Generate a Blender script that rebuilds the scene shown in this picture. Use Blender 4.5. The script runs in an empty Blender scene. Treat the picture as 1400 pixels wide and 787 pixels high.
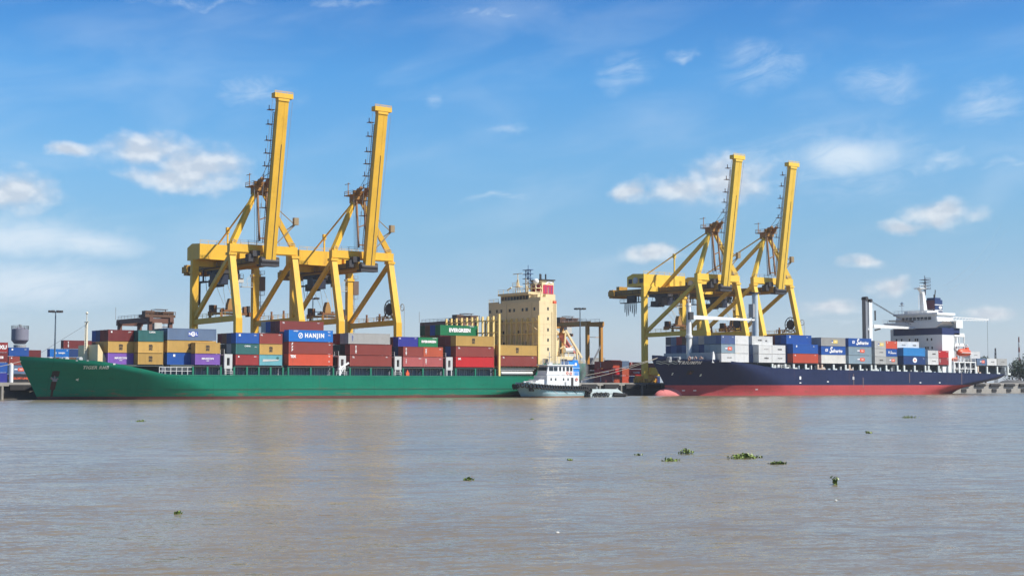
import bpy, bmesh, math, random
from mathutils import Vector, Matrix
R = math.radians
random.seed(11)
scene = bpy.context.scene
col = scene.collection

# ------------------------------------------------------------------ camera, sky, sun, exposure
# World frame: X runs along the quay, Y away over the quay into the yard, Z up, water at 0.
cd = bpy.data.cameras.new('camera'); cam = bpy.data.objects.new('camera', cd); col.objects.link(cam)
cam.location = (-150.4, -319.4, 3.7)
cam.rotation_euler = (R(90 + 3.742), 0, R(-37.6))
cd.lens = 36 * 2000 / 1400; cd.sensor_width = 36; cd.clip_start = 1; cd.clip_end = 40000
scene.camera = cam

SUN_EL, SUN_AZ = 48, 146          # azimuth clockwise from +Y
sd = bpy.data.lights.new('sun', 'SUN'); sun = bpy.data.objects.new('sun', sd); col.objects.link(sun)
sd.energy = 5.0; sd.angle = R(.5); sd.color = (1, .95, .86)
S = Vector((math.sin(R(SUN_AZ)) * math.cos(R(SUN_EL)), math.cos(R(SUN_AZ)) * math.cos(R(SUN_EL)), math.sin(R(SUN_EL))))
sun.rotation_euler = S.to_track_quat('Z', 'Y').to_euler()
vs = scene.view_settings
scene.display_settings.display_device = 'sRGB'
vs.view_transform = 'Standard'; vs.look = 'None'; vs.gamma = 1; vs.use_curve_mapping = False
vs.exposure = 0.46

world = bpy.data.worlds.new('World'); scene.world = world; world.use_nodes = True

CUMULUS = [(23.45,8.85,2.05,0.74),(25.3,8.25,2.42,1.02),(24.2,7.85,1.84,0.54),(18.8,7.11,1.61,0.89),(20.64,8.74,1.03,0.29),(46.05,7.82,1.67,1.08),(44.3,7.55,1.55,0.7),(42.35,7.45,0.85,0.48),(43.1,5.08,1.25,0.43),(54.1,6.4,1.55,0.54),(52.7,5.9,0.99,0.31),(51.19,4.65,0.92,0.31),(52.26,3.72,0.92,0.43),(55.75,2.56,1.12,0.3),(49.9,2.9,1.38,0.36)]
CIRRUS = [(54.16,8.32,1.0,.5),(56.4,8.03,.9,.3),(19.8,5.6,4.2,.8),(19.30,4.2,5.2,1.0),(18.5,5.0,3.,.9),(27.57,11.14,1.6,.6),(34.27,11.23,.5,.42),(50.4,8.4,3.6,1.5),(47.9,8.6,2.4,.7),(47.3,12.2,1.6,.9),
          (42.08,12.19,1.1,.7),(51.93,11.4,1.6,.75),(55.78,10.43,1.4,.75),(37.02,14.4,2.6,.22),(37.31,9.83,.9,.24),(37.31,7.22,1.5,.2),
          (44.24,12.79,.46,.23),(19.8,2.6,6,.9),(25.3,14.5,2.6,.2),(31.2,14.6,1.2,.2),(50.3,2.6,3.6,.7)]

BANK = [(18.8,5.4,3.6,1.0),(21.2,5.3,2.6,.7),(19.0,3.6,5.5,1.2),(50.6,8.6,2.6,.9)]
class NT:                                                   # small node-writing helper
    def __init__(s, tree): s.t = tree; s.n = tree.nodes; s.l = tree.links; s.n.clear()
    def new(s, kind, **kw):
        x = s.n.new(kind)
        for k, v in kw.items(): setattr(x, k, v)
        return x
    def put(s, sock, v):
        if isinstance(v, bpy.types.NodeSocket): s.l.new(v, sock)
        elif v is not None: sock.default_value = v
    def math(s, op, a, b=None, c=None, clamp=False):
        m = s.new('ShaderNodeMath', operation=op, use_clamp=clamp)
        for i, v in enumerate((a, b, c)): s.put(m.inputs[i], v)
        return m.outputs[0]
    def vec(s, op, a, b=None):
        m = s.new('ShaderNodeVectorMath', operation=op)
        s.put(m.inputs[0], a); s.put(m.inputs[1], b)
        return m.outputs['Value'] if op in ('LENGTH', 'DISTANCE', 'DOT_PRODUCT') else m.outputs[0]
    def ramp(s, v, a, b, lo=0., hi=1., kind='SMOOTHSTEP'):
        m = s.new('ShaderNodeMapRange', interpolation_type=kind)
        for i, x in enumerate((v, a, b, lo, hi)): s.put(m.inputs[i], x)
        return m.outputs[0]
    def mix(s, f, a, b, blend='MIX'):
        m = s.new('ShaderNodeMix', data_type='RGBA', blend_type=blend, clamp_factor=True)
        s.put(m.inputs[0], f); s.put(m.inputs[6], a); s.put(m.inputs[7], b)
        return m.outputs[2]
    def noise(s, vec, scale, detail=3, rough=.55, dist=0., out='Fac'):
        m = s.new('ShaderNodeTexNoise')
        if vec is not None: s.l.new(vec, m.inputs['Vector'])
        m.inputs['Scale'].default_value = scale; m.inputs['Detail'].default_value = detail
        m.inputs['Roughness'].default_value = rough; m.inputs['Distortion'].default_value = dist
        return m.outputs[out]
    def comb(s, x, y, z=0.):
        m = s.new('ShaderNodeCombineXYZ')
        for i, v in enumerate((x, y, z)): s.put(m.inputs[i], v)
        return m.outputs[0]
    def sep(s, v):
        m = s.new('ShaderNodeSeparateXYZ'); s.l.new(v, m.inputs[0]); return m.outputs

def build_sky():
    n = NT(world.node_tree)
    out = n.new('ShaderNodeOutputWorld'); bg = n.new('ShaderNodeBackground'); n.l.new(bg.outputs[0], out.inputs[0])
    sky = n.new('ShaderNodeTexSky', sky_type='NISHITA', sun_disc=False)
    sky.sun_elevation = R(SUN_EL); sky.sun_rotation = R(SUN_AZ); sky.altitude = 0
    sky.air_density = 1.0; sky.dust_density = .35; sky.ozone_density = 4.0
    d = n.new('ShaderNodeTexCoord').outputs['Generated']
    x, y, z = n.sep(d)
    az = n.math('MULTIPLY', n.math('ARCTAN2', x, y), 180 / math.pi)
    el = n.math('MULTIPLY', n.math('ARCSINE', z), 180 / math.pi)
    p = n.comb(az, el, 0.)
    # deep polarised azure aloft, pale near the horizon
    cr = n.new('ShaderNodeValToRGB'); cr.color_ramp.interpolation = 'LINEAR'
    n.l.new(n.math('DIVIDE', el, 60., clamp=True), cr.inputs[0])
    stops = [(0, (.84, .90, 1.10)), (3.3, (.72, .86, 1.09)), (6, (.70, .95, 1.10)), (8.7, (.63, 1.02, 1.22)), (11.9, (.45, .99, 1.32)), (14.7, (.29, .80, 1.23)), (22, (.25, .70, 1.10)), (40, (.14, .42, .72)), (60, (.08, .22, .38))]
    e_ = cr.color_ramp.elements
    while len(e_) < len(stops): e_.new(.5)
    for k, (a, c) in enumerate(stops): e_[k].position = a / 60; e_[k].color = (*[v / 1.5 for v in c], 1)
    tint = n.mix(1., cr.outputs[0], (1.5, 1.5, 1.5, 1), 'MULTIPLY')
    base = n.mix(1., sky.outputs[0], tint, 'MULTIPLY')
    def blobs(q, items):
        acc = None
        for (a, e, ra, re) in items:
            v = n.vec('MULTIPLY', n.vec('SUBTRACT', q, (a, e, 0)), (1 / ra, 1 / re, 0))
            l = n.vec('LENGTH', v)
            acc = l if acc is None else n.math('SMOOTH_MIN', acc, l, .18)
        return acc
    # cumulus: cauliflower edges from layered noise
    w = n.vec('MULTIPLY', n.vec('SUBTRACT', n.noise(p, .8, 3, .5, out='Color'), (.5, .5, .5)), (1.3, .6, 0))
    q = n.vec('ADD', p, w)
    dc = blobs(q, CUMULUS)
    puff = n.noise(n.vec('MULTIPLY', p, (1., 1.4, 1)), 1.1, 5, .45)
    dens = n.math('SUBTRACT', n.math('ADD', n.math('SUBTRACT', 1., dc), n.math('MULTIPLY', n.math('SUBTRACT', puff, .5), 1.25)), -.10)
    cum = n.math('MULTIPLY', n.ramp(dens, -.10, .95), .76)
    # cirrus: long streaks
    rot = n.comb(n.math('ADD', n.math('MULTIPLY', az, .45), n.math('MULTIPLY', el, .25)), n.math('SUBTRACT', n.math('MULTIPLY', el, 1.5), n.math('MULTIPLY', az, .28)), 3.7)
    streak = n.noise(rot, 1.0, 8, .66, 1.1)
    w2 = n.vec('MULTIPLY', n.vec('SUBTRACT', n.noise(p, .5, 3, .6, out='Color'), (.5, .5, .5)), (3., 1.6, 0))
    di = blobs(n.vec('ADD', p, w2), CIRRUS)
    body = n.ramp(di, 1.5, .0)
    cir = n.math('MULTIPLY', n.math('MULTIPLY', body, n.ramp(streak, .22, .85)), .54)
    veil = n.math('MULTIPLY', n.ramp(n.noise(rot, .35, 4, .5, .4), .4, .85), .20)
    low = n.math('MULTIPLY', n.ramp(el, 5.5, 0.), .36)
    cir = n.math('MAXIMUM', n.math('MAXIMUM', cir, veil), low)
    bank = n.math('MULTIPLY', n.math('MULTIPLY', n.ramp(blobs(n.vec('ADD', p, n.vec('MULTIPLY', w2, (.7, .5, 0))), BANK), 1.2, .1), n.ramp(streak, -.1, .6)), .80)
    cir = n.math('MAXIMUM', cir, bank)
    c1 = n.mix(cir, base, (6.9, 7.8, 8.6, 1))
    lit = n.noise(n.vec('MULTIPLY', n.vec('ADD', p, (.12, .30, 0)), (1., 1.4, 1)), 1.1, 5, .45)
    shade = n.ramp(n.math('ADD', n.math('SUBTRACT', puff, lit), n.math('MULTIPLY', n.math('SUBTRACT', dens, .3), -.15)), -.16, .14)
    ccol = n.mix(shade, (5.7, 6.1, 6.7, 1), (8.0, 8.1, 8.2, 1))
    n.l.new(n.mix(cum, c1, ccol), bg.inputs[0])
    bg.inputs[1].default_value = .085
build_sky()

# ------------------------------------------------------------------ mesh helpers
class MB:
    def __init__(s): s.v = []; s.f = []
    def add(s, verts, faces):
        k = len(s.v); s.v += [tuple(p) for p in verts]; s.f += [tuple(i + k for i in f) for f in faces]; return s
    def box(s, x0, x1, y0, y1, z0, z1):
        return s.add([(x0,y0,z0),(x1,y0,z0),(x1,y1,z0),(x0,y1,z0),(x0,y0,z1),(x1,y0,z1),(x1,y1,z1),(x0,y1,z1)],
                     [(0,3,2,1),(4,5,6,7),(0,1,5,4),(1,2,6,5),(2,3,7,6),(3,0,4,7)])
    def bar(s, p, q, w, h=None, w2=None, h2=None):              # box beam from p to q; w sideways, h in the plane holding Z
        p, q = Vector(p), Vector(q); h = h or w; w2 = w2 or w; h2 = h2 or h
        t = (q - p).normalized(); a = Vector((0, 0, 1)) if abs(t.z) < .97 else Vector((0, 1, 0))
        sx = t.cross(a).normalized(); sy = sx.cross(t).normalized()
        vs_ = []
        for c, ww, hh in ((p, w, h), (q, w2, h2)):
            for i, j in ((-1,-1),(1,-1),(1,1),(-1,1)): vs_.append(c + sx * i * ww / 2 + sy * j * hh / 2)
        return s.add(vs_, [(0,1,2,3),(7,6,5,4),(0,4,5,1),(1,5,6,2),(2,6,7,3),(3,7,4,0)])
    def tube(s, pts, r, n=8, r2=None, cap=True):
        pts = [Vector(p) for p in pts]; N = len(pts); rings = []
        for i, p in enumerate(pts):
            t = (pts[min(i+1, N-1)] - pts[max(i-1, 0)]).normalized()
            a = Vector((0, 0, 1)) if abs(t.z) < .95 else Vector((0, 1, 0))
            sx = t.cross(a).normalized(); sy = sx.cross(t).normalized()
            rr = r if r2 is None else r + (r2 - r) * i / (N - 1)
            rings.append([p + (sx * math.cos(2*math.pi*k/n) + sy * math.sin(2*math.pi*k/n)) * rr for k in range(n)])
        fs = []
        for i in range(N - 1):
            for k in range(n): fs.append((i*n+k, i*n+(k+1) % n, (i+1)*n+(k+1) % n, (i+1)*n+k))
        if cap: fs += [tuple(reversed(range(n))), tuple((N-1)*n + k for k in range(n))]
        return s.add([v for r_ in rings for v in r_], fs)
    def prism(s, poly, axis, a, b):                             # polygon in the plane across axis ('x','y','z'), from a to b
        def P(u, v, w): return (w, u, v) if axis == 'x' else (u, w, v) if axis == 'y' else (u, v, w)
        n = len(poly)
        vs_ = [P(u, v, a) for u, v in poly] + [P(u, v, b) for u, v in poly]
        return s.add(vs_, [tuple(range(n)), tuple(reversed(range(n, 2*n)))] + [(i, i+n, (i+1) % n + n, (i+1) % n) for i in range(n)])
    def lathe(s, prof, cx, cy, n=20):
        N = len(prof); vs_ = [(cx + r*math.cos(2*math.pi*k/n), cy + r*math.sin(2*math.pi*k/n), z) for r, z in prof for k in range(n)]
        fs = [(i*n+k, i*n+(k+1) % n, (i+1)*n+(k+1) % n, (i+1)*n+k) for i in range(N-1) for k in range(n)]
        return s.add(vs_, fs + [tuple(reversed(range(n))), tuple((N-1)*n+k for k in range(n))])
    def torus(s, c, R0, r, axis='y', n=14, m=8):
        vs_ = []
        for i in range(n):
            a = 2*math.pi*i/n
            for j in range(m):
                b = 2*math.pi*j/m; q = R0 + r*math.cos(b); u, v, w = q*math.cos(a), q*math.sin(a), r*math.sin(b)
                vs_.append((c[0]+u, c[1]+w, c[2]+v) if axis == 'y' else (c[0]+w, c[1]+u, c[2]+v) if axis == 'x' else (c[0]+u, c[1]+v, c[2]+w))
        return s.add(vs_, [(i*m+j, ((i+1) % n)*m+j, ((i+1) % n)*m+(j+1) % m, i*m+(j+1) % m) for i in range(n) for j in range(m)])
    def ball(s, c, rx, ry=None, rz=None, n=16, m=10):
        ry = ry or rx; rz = rz or rx
        vs_ = [(c[0] + rx*math.sin(math.pi*i/m)*math.cos(2*math.pi*k/n), c[1] + ry*math.sin(math.pi*i/m)*math.sin(2*math.pi*k/n), c[2] + rz*math.cos(math.pi*i/m)) for i in range(m+1) for k in range(n)]
        return s.add(vs_, [(i*n+k, (i+1)*n+k, (i+1)*n+(k+1) % n, i*n+(k+1) % n) for i in range(m) for k in range(n)])
    def rail(s, pts, h=1.1, step=2.2, r=.045):                  # handrail along a polyline
        pts = [Vector(p) for p in pts]
        for a, b in zip(pts, pts[1:]):
            L = (b - a).length; k = max(1, round(L / step))
            for i in range(k + 1):
                p = a.lerp(b, i / k); s.bar(p, p + Vector((0, 0, h)), r*2)
            for hh in (h, h*.55): s.bar(a + Vector((0, 0, hh)), b + Vector((0, 0, hh)), r*1.8)
        return s
    def ladder(s, p, q, w=.6, r=.05):
        p, q = Vector(p), Vector(q); d = Vector((w/2, 0, 0))
        s.bar(p - d, q - d, r*2); s.bar(p + d, q + d, r*2)
        k = int((q - p).length / .6)
        for i in range(k): c = p.lerp(q, (i + .5) / k); s.bar(c - d, c + d, r*1.5)
        return s
    def build(s, name, m=None, parent=None, smooth=False):
        off = wloc(parent) if parent else Vector((0, 0, 0))
        me = bpy.data.meshes.new(name)
        me.from_pydata([tuple(Vector(p) - off) for p in s.v], [], s.f)
        bm = bmesh.new(); bm.from_mesh(me); bmesh.ops.recalc_face_normals(bm, faces=bm.faces); bm.to_mesh(me); bm.free()
        if smooth:
            me.polygons.foreach_set('use_smooth', [True] * len(me.polygons))
        o = bpy.data.objects.new(name, me); col.objects.link(o)
        if m: me.materials.append(m)
        if parent: o.parent = parent
        return o

def wloc(o):
    v = Vector((0, 0, 0))
    while o: v = v + Vector(o.location); o = o.parent
    return v
def tag(o, label=None, cat=None, group=None, kind=None):
    for k, v in (('label', label), ('category', cat), ('group', group), ('kind', kind)):
        if v: o[k] = v
    return o
def thing(name, label, cat, loc=(0, 0, 0), group=None):
    o = bpy.data.objects.new(name, None); col.objects.link(o); o.location = loc; o.empty_display_size = .5
    return tag(o, label, cat, group)
def copy_tree(o, parent=None):
    c = o.copy(); col.objects.link(c); c.parent = parent
    for ch in list(o.children): copy_tree(ch, c)
    return c
def auto_smooth(o, ang=35):
    me = o.data; bm = bmesh.new(); bm.from_mesh(me)
    for f in bm.faces: f.smooth = True
    for e in bm.edges: e.smooth = (len(e.link_faces) == 2 and e.calc_face_angle(0) < R(ang))
    bm.to_mesh(me); bm.free(); return o

# ------------------------------------------------------------------ materials
_m = {}
def paint(name, c, rough=.5, var=.12, rust=0., streak=0., rustcol=(.16, .06, .025), scale=.6, grime=.25, metal=0., rand=0., spec=.4):
    """weathered paint: mottling, dirt, rust blooms and rain streaks, in the object's own space"""
    if name in _m: return _m[name]
    m = bpy.data.materials.new(name); m.use_nodes = True; n = NT(m.node_tree)
    out = n.new('ShaderNodeOutputMaterial'); b = n.new('ShaderNodeBsdfPrincipled'); n.l.new(b.outputs[0], out.inputs[0])
    co = n.new('ShaderNodeTexCoord').outputs['Object']
    info = n.new('ShaderNodeObjectInfo').outputs['Random']
    pos = n.vec('ADD', co, n.vec('MULTIPLY', n.comb(info, info, info), (37, 19, 23)))
    f = n.noise(pos, scale, 5, .6)
    g = n.noise(pos, scale * 6, 3, .6)
    k = n.math('ADD', n.math('MULTIPLY', n.math('SUBTRACT', f, .5), 2*var), n.math('MULTIPLY', n.math('SUBTRACT', g, .5), var))
    if rand: k = n.math('ADD', k, n.math('MULTIPLY', n.math('SUBTRACT', info, .5), rand))
    c1 = n.mix(1., (c[0], c[1], c[2], 1), n.comb(*[n.math('ADD', k, 1.)]*3), 'MULTIPLY')
    if grime:
        gg = n.math('MULTIPLY', n.ramp(n.noise(n.vec('MULTIPLY', pos, (1, 1, .35)), scale*1.7, 5, .65), .5, .85), grime)
        c1 = n.mix(gg, c1, (.10, .085, .07, 1))
    if streak:
        s_ = n.noise(n.vec('MULTIPLY', pos, (1.6, 1.6, .09)), scale * 2.2, 4, .7)
        c1 = n.mix(n.math('MULTIPLY', n.ramp(s_, .56, .78), streak), c1, (*rustcol, 1))
    if rust:
        r_ = n.noise(pos, scale * 2.6, 6, .7)
        c1 = n.mix(n.math('MULTIPLY', n.ramp(r_, .62, .74), rust), c1, (*rustcol, 1))
    n.l.new(c1, b.inputs['Base Color'])
    n.l.new(n.math('ADD', n.math('MULTIPLY', f, .3), rough - .15), b.inputs['Roughness'])
    b.inputs['Metallic'].default_value = metal; b.inputs['Specular IOR Level'].default_value = spec
    _m[name] = m; return m

YELA = paint('crane yellow', (.75, .43, .033), .5, .12, rust=.25, streak=.42, scale=.25, grime=.30)
YELB = paint('pale crane yellow', (.80, .52, .065), .5, .10, rust=.22, streak=.38, scale=.25, grime=.26)
DARK = paint('dark machinery', (.045, .042, .045), .6, .3)
BROWN = paint('rusty brown steel', (.20, .085, .03), .65, .25, rust=.4)
GREYM = paint('grey steel', (.30, .31, .32), .5, .15, rust=.3)
LGREY = paint('light grey steel', (.52, .53, .52), .5, .12, rust=.3, streak=.3)
WHITE = paint('white paint', (.76, .77, .76), .45, .06, streak=.18, grime=.12)
BLACK = paint('black rubber', (.022, .022, .024), .8, .3)
GLASS = paint('dark glass', (.02, .03, .04), .12, .05, grime=0)
ROPE = paint('pale rope', (.55, .50, .42), .9, .1)

# ------------------------------------------------------------------ water, ground, quay
WIND = (-.040, -.053)
def water_mat():
    m = bpy.data.materials.new('river water'); m.use_nodes = True; n = NT(m.node_tree)
    out = n.new('ShaderNodeOutputMaterial'); b = n.new('ShaderNodeBsdfPrincipled'); n.l.new(b.outputs[0], out.inputs[0])
    co = n.new('ShaderNodeTexCoord').outputs['Object']
    rx = n.new('ShaderNodeVectorRotate', rotation_type='Z_AXIS'); n.l.new(co, rx.inputs['Vector']); rx.inputs['Angle'].default_value = R(27)
    r0 = rx.outputs[0]
    patch = n.noise(n.vec('MULTIPLY', r0, (1, 1.7, 1)), .035, 5, .62, .8)          # cat's paws: ruffled and slick patches
    silt = n.noise(r0, .02, 4, .6, 1.)
    base = n.mix(n.ramp(silt, .3, .7), (.190, .155, .100, 1), (.235, .194, .128, 1))
    n.l.new(base, b.inputs['Base Color'])
    b.inputs['Roughness'].default_value = .14; b.inputs['Specular IOR Level'].default_value = .30; b.inputs['IOR'].default_value = 1.333
    # wave slopes (not heights), so that distant water stays as ruffled as near water
    ruf = n.ramp(patch, .36, .64)
    def slopes(v, sc, det, k):
        c = n.vec('SUBTRACT', n.noise(n.vec('MULTIPLY', r0, v), sc, det, .6, .4, out='Color'), (.5, .5, .5))
        return n.vec('MULTIPLY', c, n.comb(k, k, 0.))
    k2 = n.math('ADD', n.math('MULTIPLY', ruf, .30), .22); k3 = n.math('ADD', n.math('MULTIPLY', ruf, .40), .20)
    sl = n.vec('ADD', n.vec('ADD', slopes((.5, 1.2, 1), .55, 2, .26), slopes((.5, 1.2, 1), 2.2, 3, k2)), slopes((.65, 1.2, 1), 8., 3, k3))
    sl = n.vec('ADD', sl, n.comb(*WIND, 0.))                       # lee faces of the wavelets, driven by the breeze
    nv = n.vec('NORMALIZE', n.vec('ADD', n.vec('MULTIPLY', sl, (1, 1, 0)), (0., 0., 1.)))
    n.l.new(nv, b.inputs['Normal'])
    return m
o = MB().add([(-4000,-2500,0),(6000,-2500,0),(6000,6000,0),(-4000,6000,0)], [(0,1,2,3)]).build('river_water', water_mat()); tag(o, 'grey-brown rippled river', None, kind='structure')

CONC = paint('quay concrete', (.30, .285, .26), .85, .25, streak=.5, rustcol=(.05, .045, .04), scale=.5, grime=.5)
CONCD = paint('shadow dark concrete', (.09, .085, .078), .8, .3, streak=.4, rustcol=(.03, .03, .03))  # recessed wall face: the shadow below the coping is put into this colour
ASPH = paint('yard asphalt', (.06, .058, .055), .9, .2)
o = MB().box(-3900, 5900, 27.9, 5900, 1, 3.98).build('yard_ground', ASPH); tag(o, 'container yard paving behind the quay', kind='structure')
q = thing('quay_wall', 'long concrete quay wall with black rubber fenders behind the ships', 'quay', (0, 27, 0))
MB().box(-3000, 3000, 26.8, 30, 3.15, 4.02).build('coping_beam', CONC, q)
MB().box(-3000, 3000, 27.6, 27.88, -2, 3.15).build('wall_face', CONCD, q)
MB().box(300, 1500, 26.9, 27.58, -2, 3.1).build('wall_panel', CONC, q)
def pile(u):
    MB().tube([(u, 27.15, -2), (u, 27.15, 3.14)], .38, 10).build('pile', CONC, q)
def fend(u, L, z0, z1): MB().prism([(26.85, z0), (26.15, z0+.2), (26.15, z1-.2), (26.85, z1)], 'x', u, u+L).build('fender', BLACK, q)
for u in range(-62, -26, 9): pile(u); fend(u + 1.6, 5.6, 2.0, 3.5)
for u in range(124, 176, 9): pile(u); fend(u + 1.4, 6.0, 2.0, 3.6)
for u in range(306, 420, 10):
    fend(u, 6.6, 2.6, 3.75)
    MB().box(u + 1.5, u + 4.5, 26.6, 26.95, .5, 1.7).build('lower_fender', BLACK, q)

# ------------------------------------------------------------------ lettering
def text_mesh(body, size, bold=0., shear=0., spacing=1., lead=1., align='CENTER'):
    c = bpy.data.curves.new('lettering', 'FONT'); c.body = body; c.size = size; c.offset = bold; c.shear = shear
    c.space_character = spacing; c.space_line = lead; c.align_x = align; c.align_y = 'CENTER'; c.extrude = .006; c.resolution_u = 2
    t = bpy.data.objects.new('lettering', c); col.objects.link(t)
    me = bpy.data.meshes.new_from_object(t.evaluated_get(bpy.context.evaluated_depsgraph_get()))
    col.objects.unlink(t); bpy.data.objects.remove(t); bpy.data.curves.remove(c)
    me.transform(Matrix.Rotation(R(90), 4, 'X')); me.name = 'lettering'
    return me
_tm = {}
def lettering(parent, body, size, x, z, m, y=-1.235, bold=.02, shear=0., spacing=1., lead=1., name='lettering'):
    key = (body, size, bold, shear, spacing, lead, m.name)
    if key not in _tm:
        me = text_mesh(body, size, bold * size, shear, spacing, lead); me.materials.append(m); _tm[key] = me
    o = bpy.data.objects.new(name, _tm[key]); col.objects.link(o); o.parent = parent; o.location = (x, y, z)
    return o
def patch(parent, x0, x1, z0, z1, m, y=-1.228, name='emblem', poly=None):
    mb = MB()
    if poly: mb.prism(poly, 'y', y - .004, y)
    else: mb.box(x0, x1, y - .004, y, z0, z1)
    me = bpy.data.meshes.new(name); me.from_pydata(mb.v, [], mb.f); me.materials.append(m)
    o = bpy.data.objects.new(name, me); col.objects.link(o); o.parent = parent
    return o
def disc(x, z, r, n=22, rx=None): return [(x + (rx or r)*math.cos(2*math.pi*k/n), z + r*math.sin(2*math.pi*k/n)) for k in range(n)]
INKW = paint('white lettering', (.80, .80, .79), .6, .05, grime=.1)
INKD = paint('dark lettering', (.05, .04, .035), .6, .1, grime=0)
INKB = paint('blue lettering', (.04, .09, .36), .6, .05, grime=0)
INKR = paint('red orange panel', (.70, .11, .045), .6, .08, grime=.1)
INKY = paint('yellow panel', (.75, .55, .10), .6, .08, grime=.1)

# ------------------------------------------------------------------ containers
COL = {  # base colours of the boxes: (name for the label, rgb)
 'maroon': ('maroon', (.17, .030, .030)), 'brownred': ('brownish red', (.25, .050, .038)), 'darkred': ('dark red', (.29, .034, .034)), 'red': ('bright red', (.56, .022, .025)),
 'orangered': ('orange-red', (.56, .085, .040)), 'orange': ('faded orange', (.50, .10, .045)), 'pinkred': ('faded pinkish red', (.42, .105, .100)), 'yellow': ('mustard yellow', (.50, .31, .085)),
 'purple': ('purple', (.20, .095, .38)), 'teal': ('dark teal green', (.030, .12, .115)), 'green': ('bright green', (.012, .20, .075)), 'dkgreen': ('dark green', (.012, .085, .045)), 'royal': ('royal blue', (.016, .085, .33)),
 'navy': ('navy blue', (.020, .055, .18)), 'deep': ('deep violet blue', (.035, .04, .28)), 'azure': ('azure blue', (.010, .16, .52)), 'slate': ('slate grey-blue', (.13, .19, .30)), 'lslate': ('pale grey-blue', (.27, .36, .42)),
 'grey': ('grey', (.36, .355, .34)), 'lgrey': ('light grey', (.50, .50, .48)), 'white': ('white', (.68, .68, .665)), 'cream': ('cream white', (.74, .72, .66)), 'aqua': ('faded turquoise', (.15, .40, .45)),
 'brown': ('brown', (.17, .085, .045)), 'black': ('black', (.03, .03, .034)), 'sky': ('sky blue', (.035, .25, .58)), 'dkgrey': ('dark grey', (.12, .12, .13)), 'bluegrey': ('dull blue', (.075, .12, .27)),
}
def cmat(c): return paint('container ' + COL[c][0], COL[c][1], .5, .13, rust=.45, streak=.28, scale=.5, grime=.22, rand=.22)
_cm = {}
def cont_mesh(L, doors):
    k = (L, doors)
    if k in _cm: return _cm[k]
    W, H = 2.44, 2.6; mb = MB(); a = .16
    for x in (-L/2, L/2 - a):
        for y in (-W/2, W/2 - a): mb.box(x, x + a, y, y + a, .02, H - .02)
    for y in (-W/2, W/2 - .1):
        mb.box(-L/2 + a, L/2 - a, y, y + .1, .04, .20); mb.box(-L/2 + a, L/2 - a, y, y + .1, H - .12, H - .03)
    for x in (-L/2, L/2 - .1):
        mb.box(x, x + .1, -W/2 + a, W/2 - a, .04, .2); mb.box(x, x + .1, -W/2 + a, W/2 - a, H - .14, H - .03)
    mb.box(-L/2 + .12, L/2 - .12, -W/2 + .12, W/2 - .12, .05, H - .05)                 # floor and roof block
    for x in (-L/2 - .01, L/2 - .17):
        for y in (-W/2 - .01, W/2 - .17):
            for z in (0, H - .13): mb.box(x, x + .18, y, y + .18, z, z + .13)          # corner castings
    n = int((L - 2*a) / .28); p = (L - 2*a) / n
    for sy, y0 in ((-1, -W/2), (1, W/2)):                                               # corrugated sides
        xs = []
        for i in range(n):
            b = -L/2 + a + i*p
            xs += [(b, .012), (b + p*.35, .012), (b + p*.5, .055), (b + p*.85, .055)]
        xs.append((L/2 - a, .012))
        vs_ = [(x, y0 - sy*d, z) for x, d in xs for z in (.2, H - .12)]
        mb.add(vs_, [(2*i, 2*i+2, 2*i+3, 2*i+1) for i in range(len(xs) - 1)])
    for sx in (-1, 1):
        if sx == -1 and not doors or sx == 1 and doors:                                # plain corrugated end
            n2 = 8; p2 = (W - 2*a) / n2; ys = []
            for i in range(n2): b = -W/2 + a + i*p2; ys += [(b, .01), (b + p2*.35, .01), (b + p2*.5, .06), (b + p2*.85, .06)]
            ys.append((W/2 - a, .01))
            vs_ = [(sx*(L/2 - d), y, z) for y, d in ys for z in (.2, H - .14)]
            mb.add(vs_, [(2*i, 2*i+2, 2*i+3, 2*i+1) for i in range(len(ys) - 1)])
        else:                                                                          # door end with lock rods
            x = sx*(L/2 - .03)
            mb.box(min(x, x - sx*.05), max(x, x - sx*.05), -W/2 + a, -.015, .2, H - .14); mb.box(min(x, x - sx*.05), max(x, x - sx*.05), .015, W/2 - a, .2, H - .14)
            for y in (-.85, -.35, .35, .85): mb.box(min(x, x + sx*.06), max(x, x + sx*.06), y - .025, y + .025, .1, H - .08)
            for y in (-.6, .6): mb.box(min(x, x + sx*.07), max(x, x + sx*.07), y - .3, y + .3, .95, 1.02)
    me = bpy.data.meshes.new('shipping_container')
    me.from_pydata(mb.v, [], mb.f); me.materials.append(None); _cm[k] = me
    bm = bmesh.new(); bm.from_mesh(me); bmesh.ops.recalc_face_normals(bm, faces=bm.faces); bm.to_mesh(me); bm.free()
    return me
EMB = {}
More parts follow.
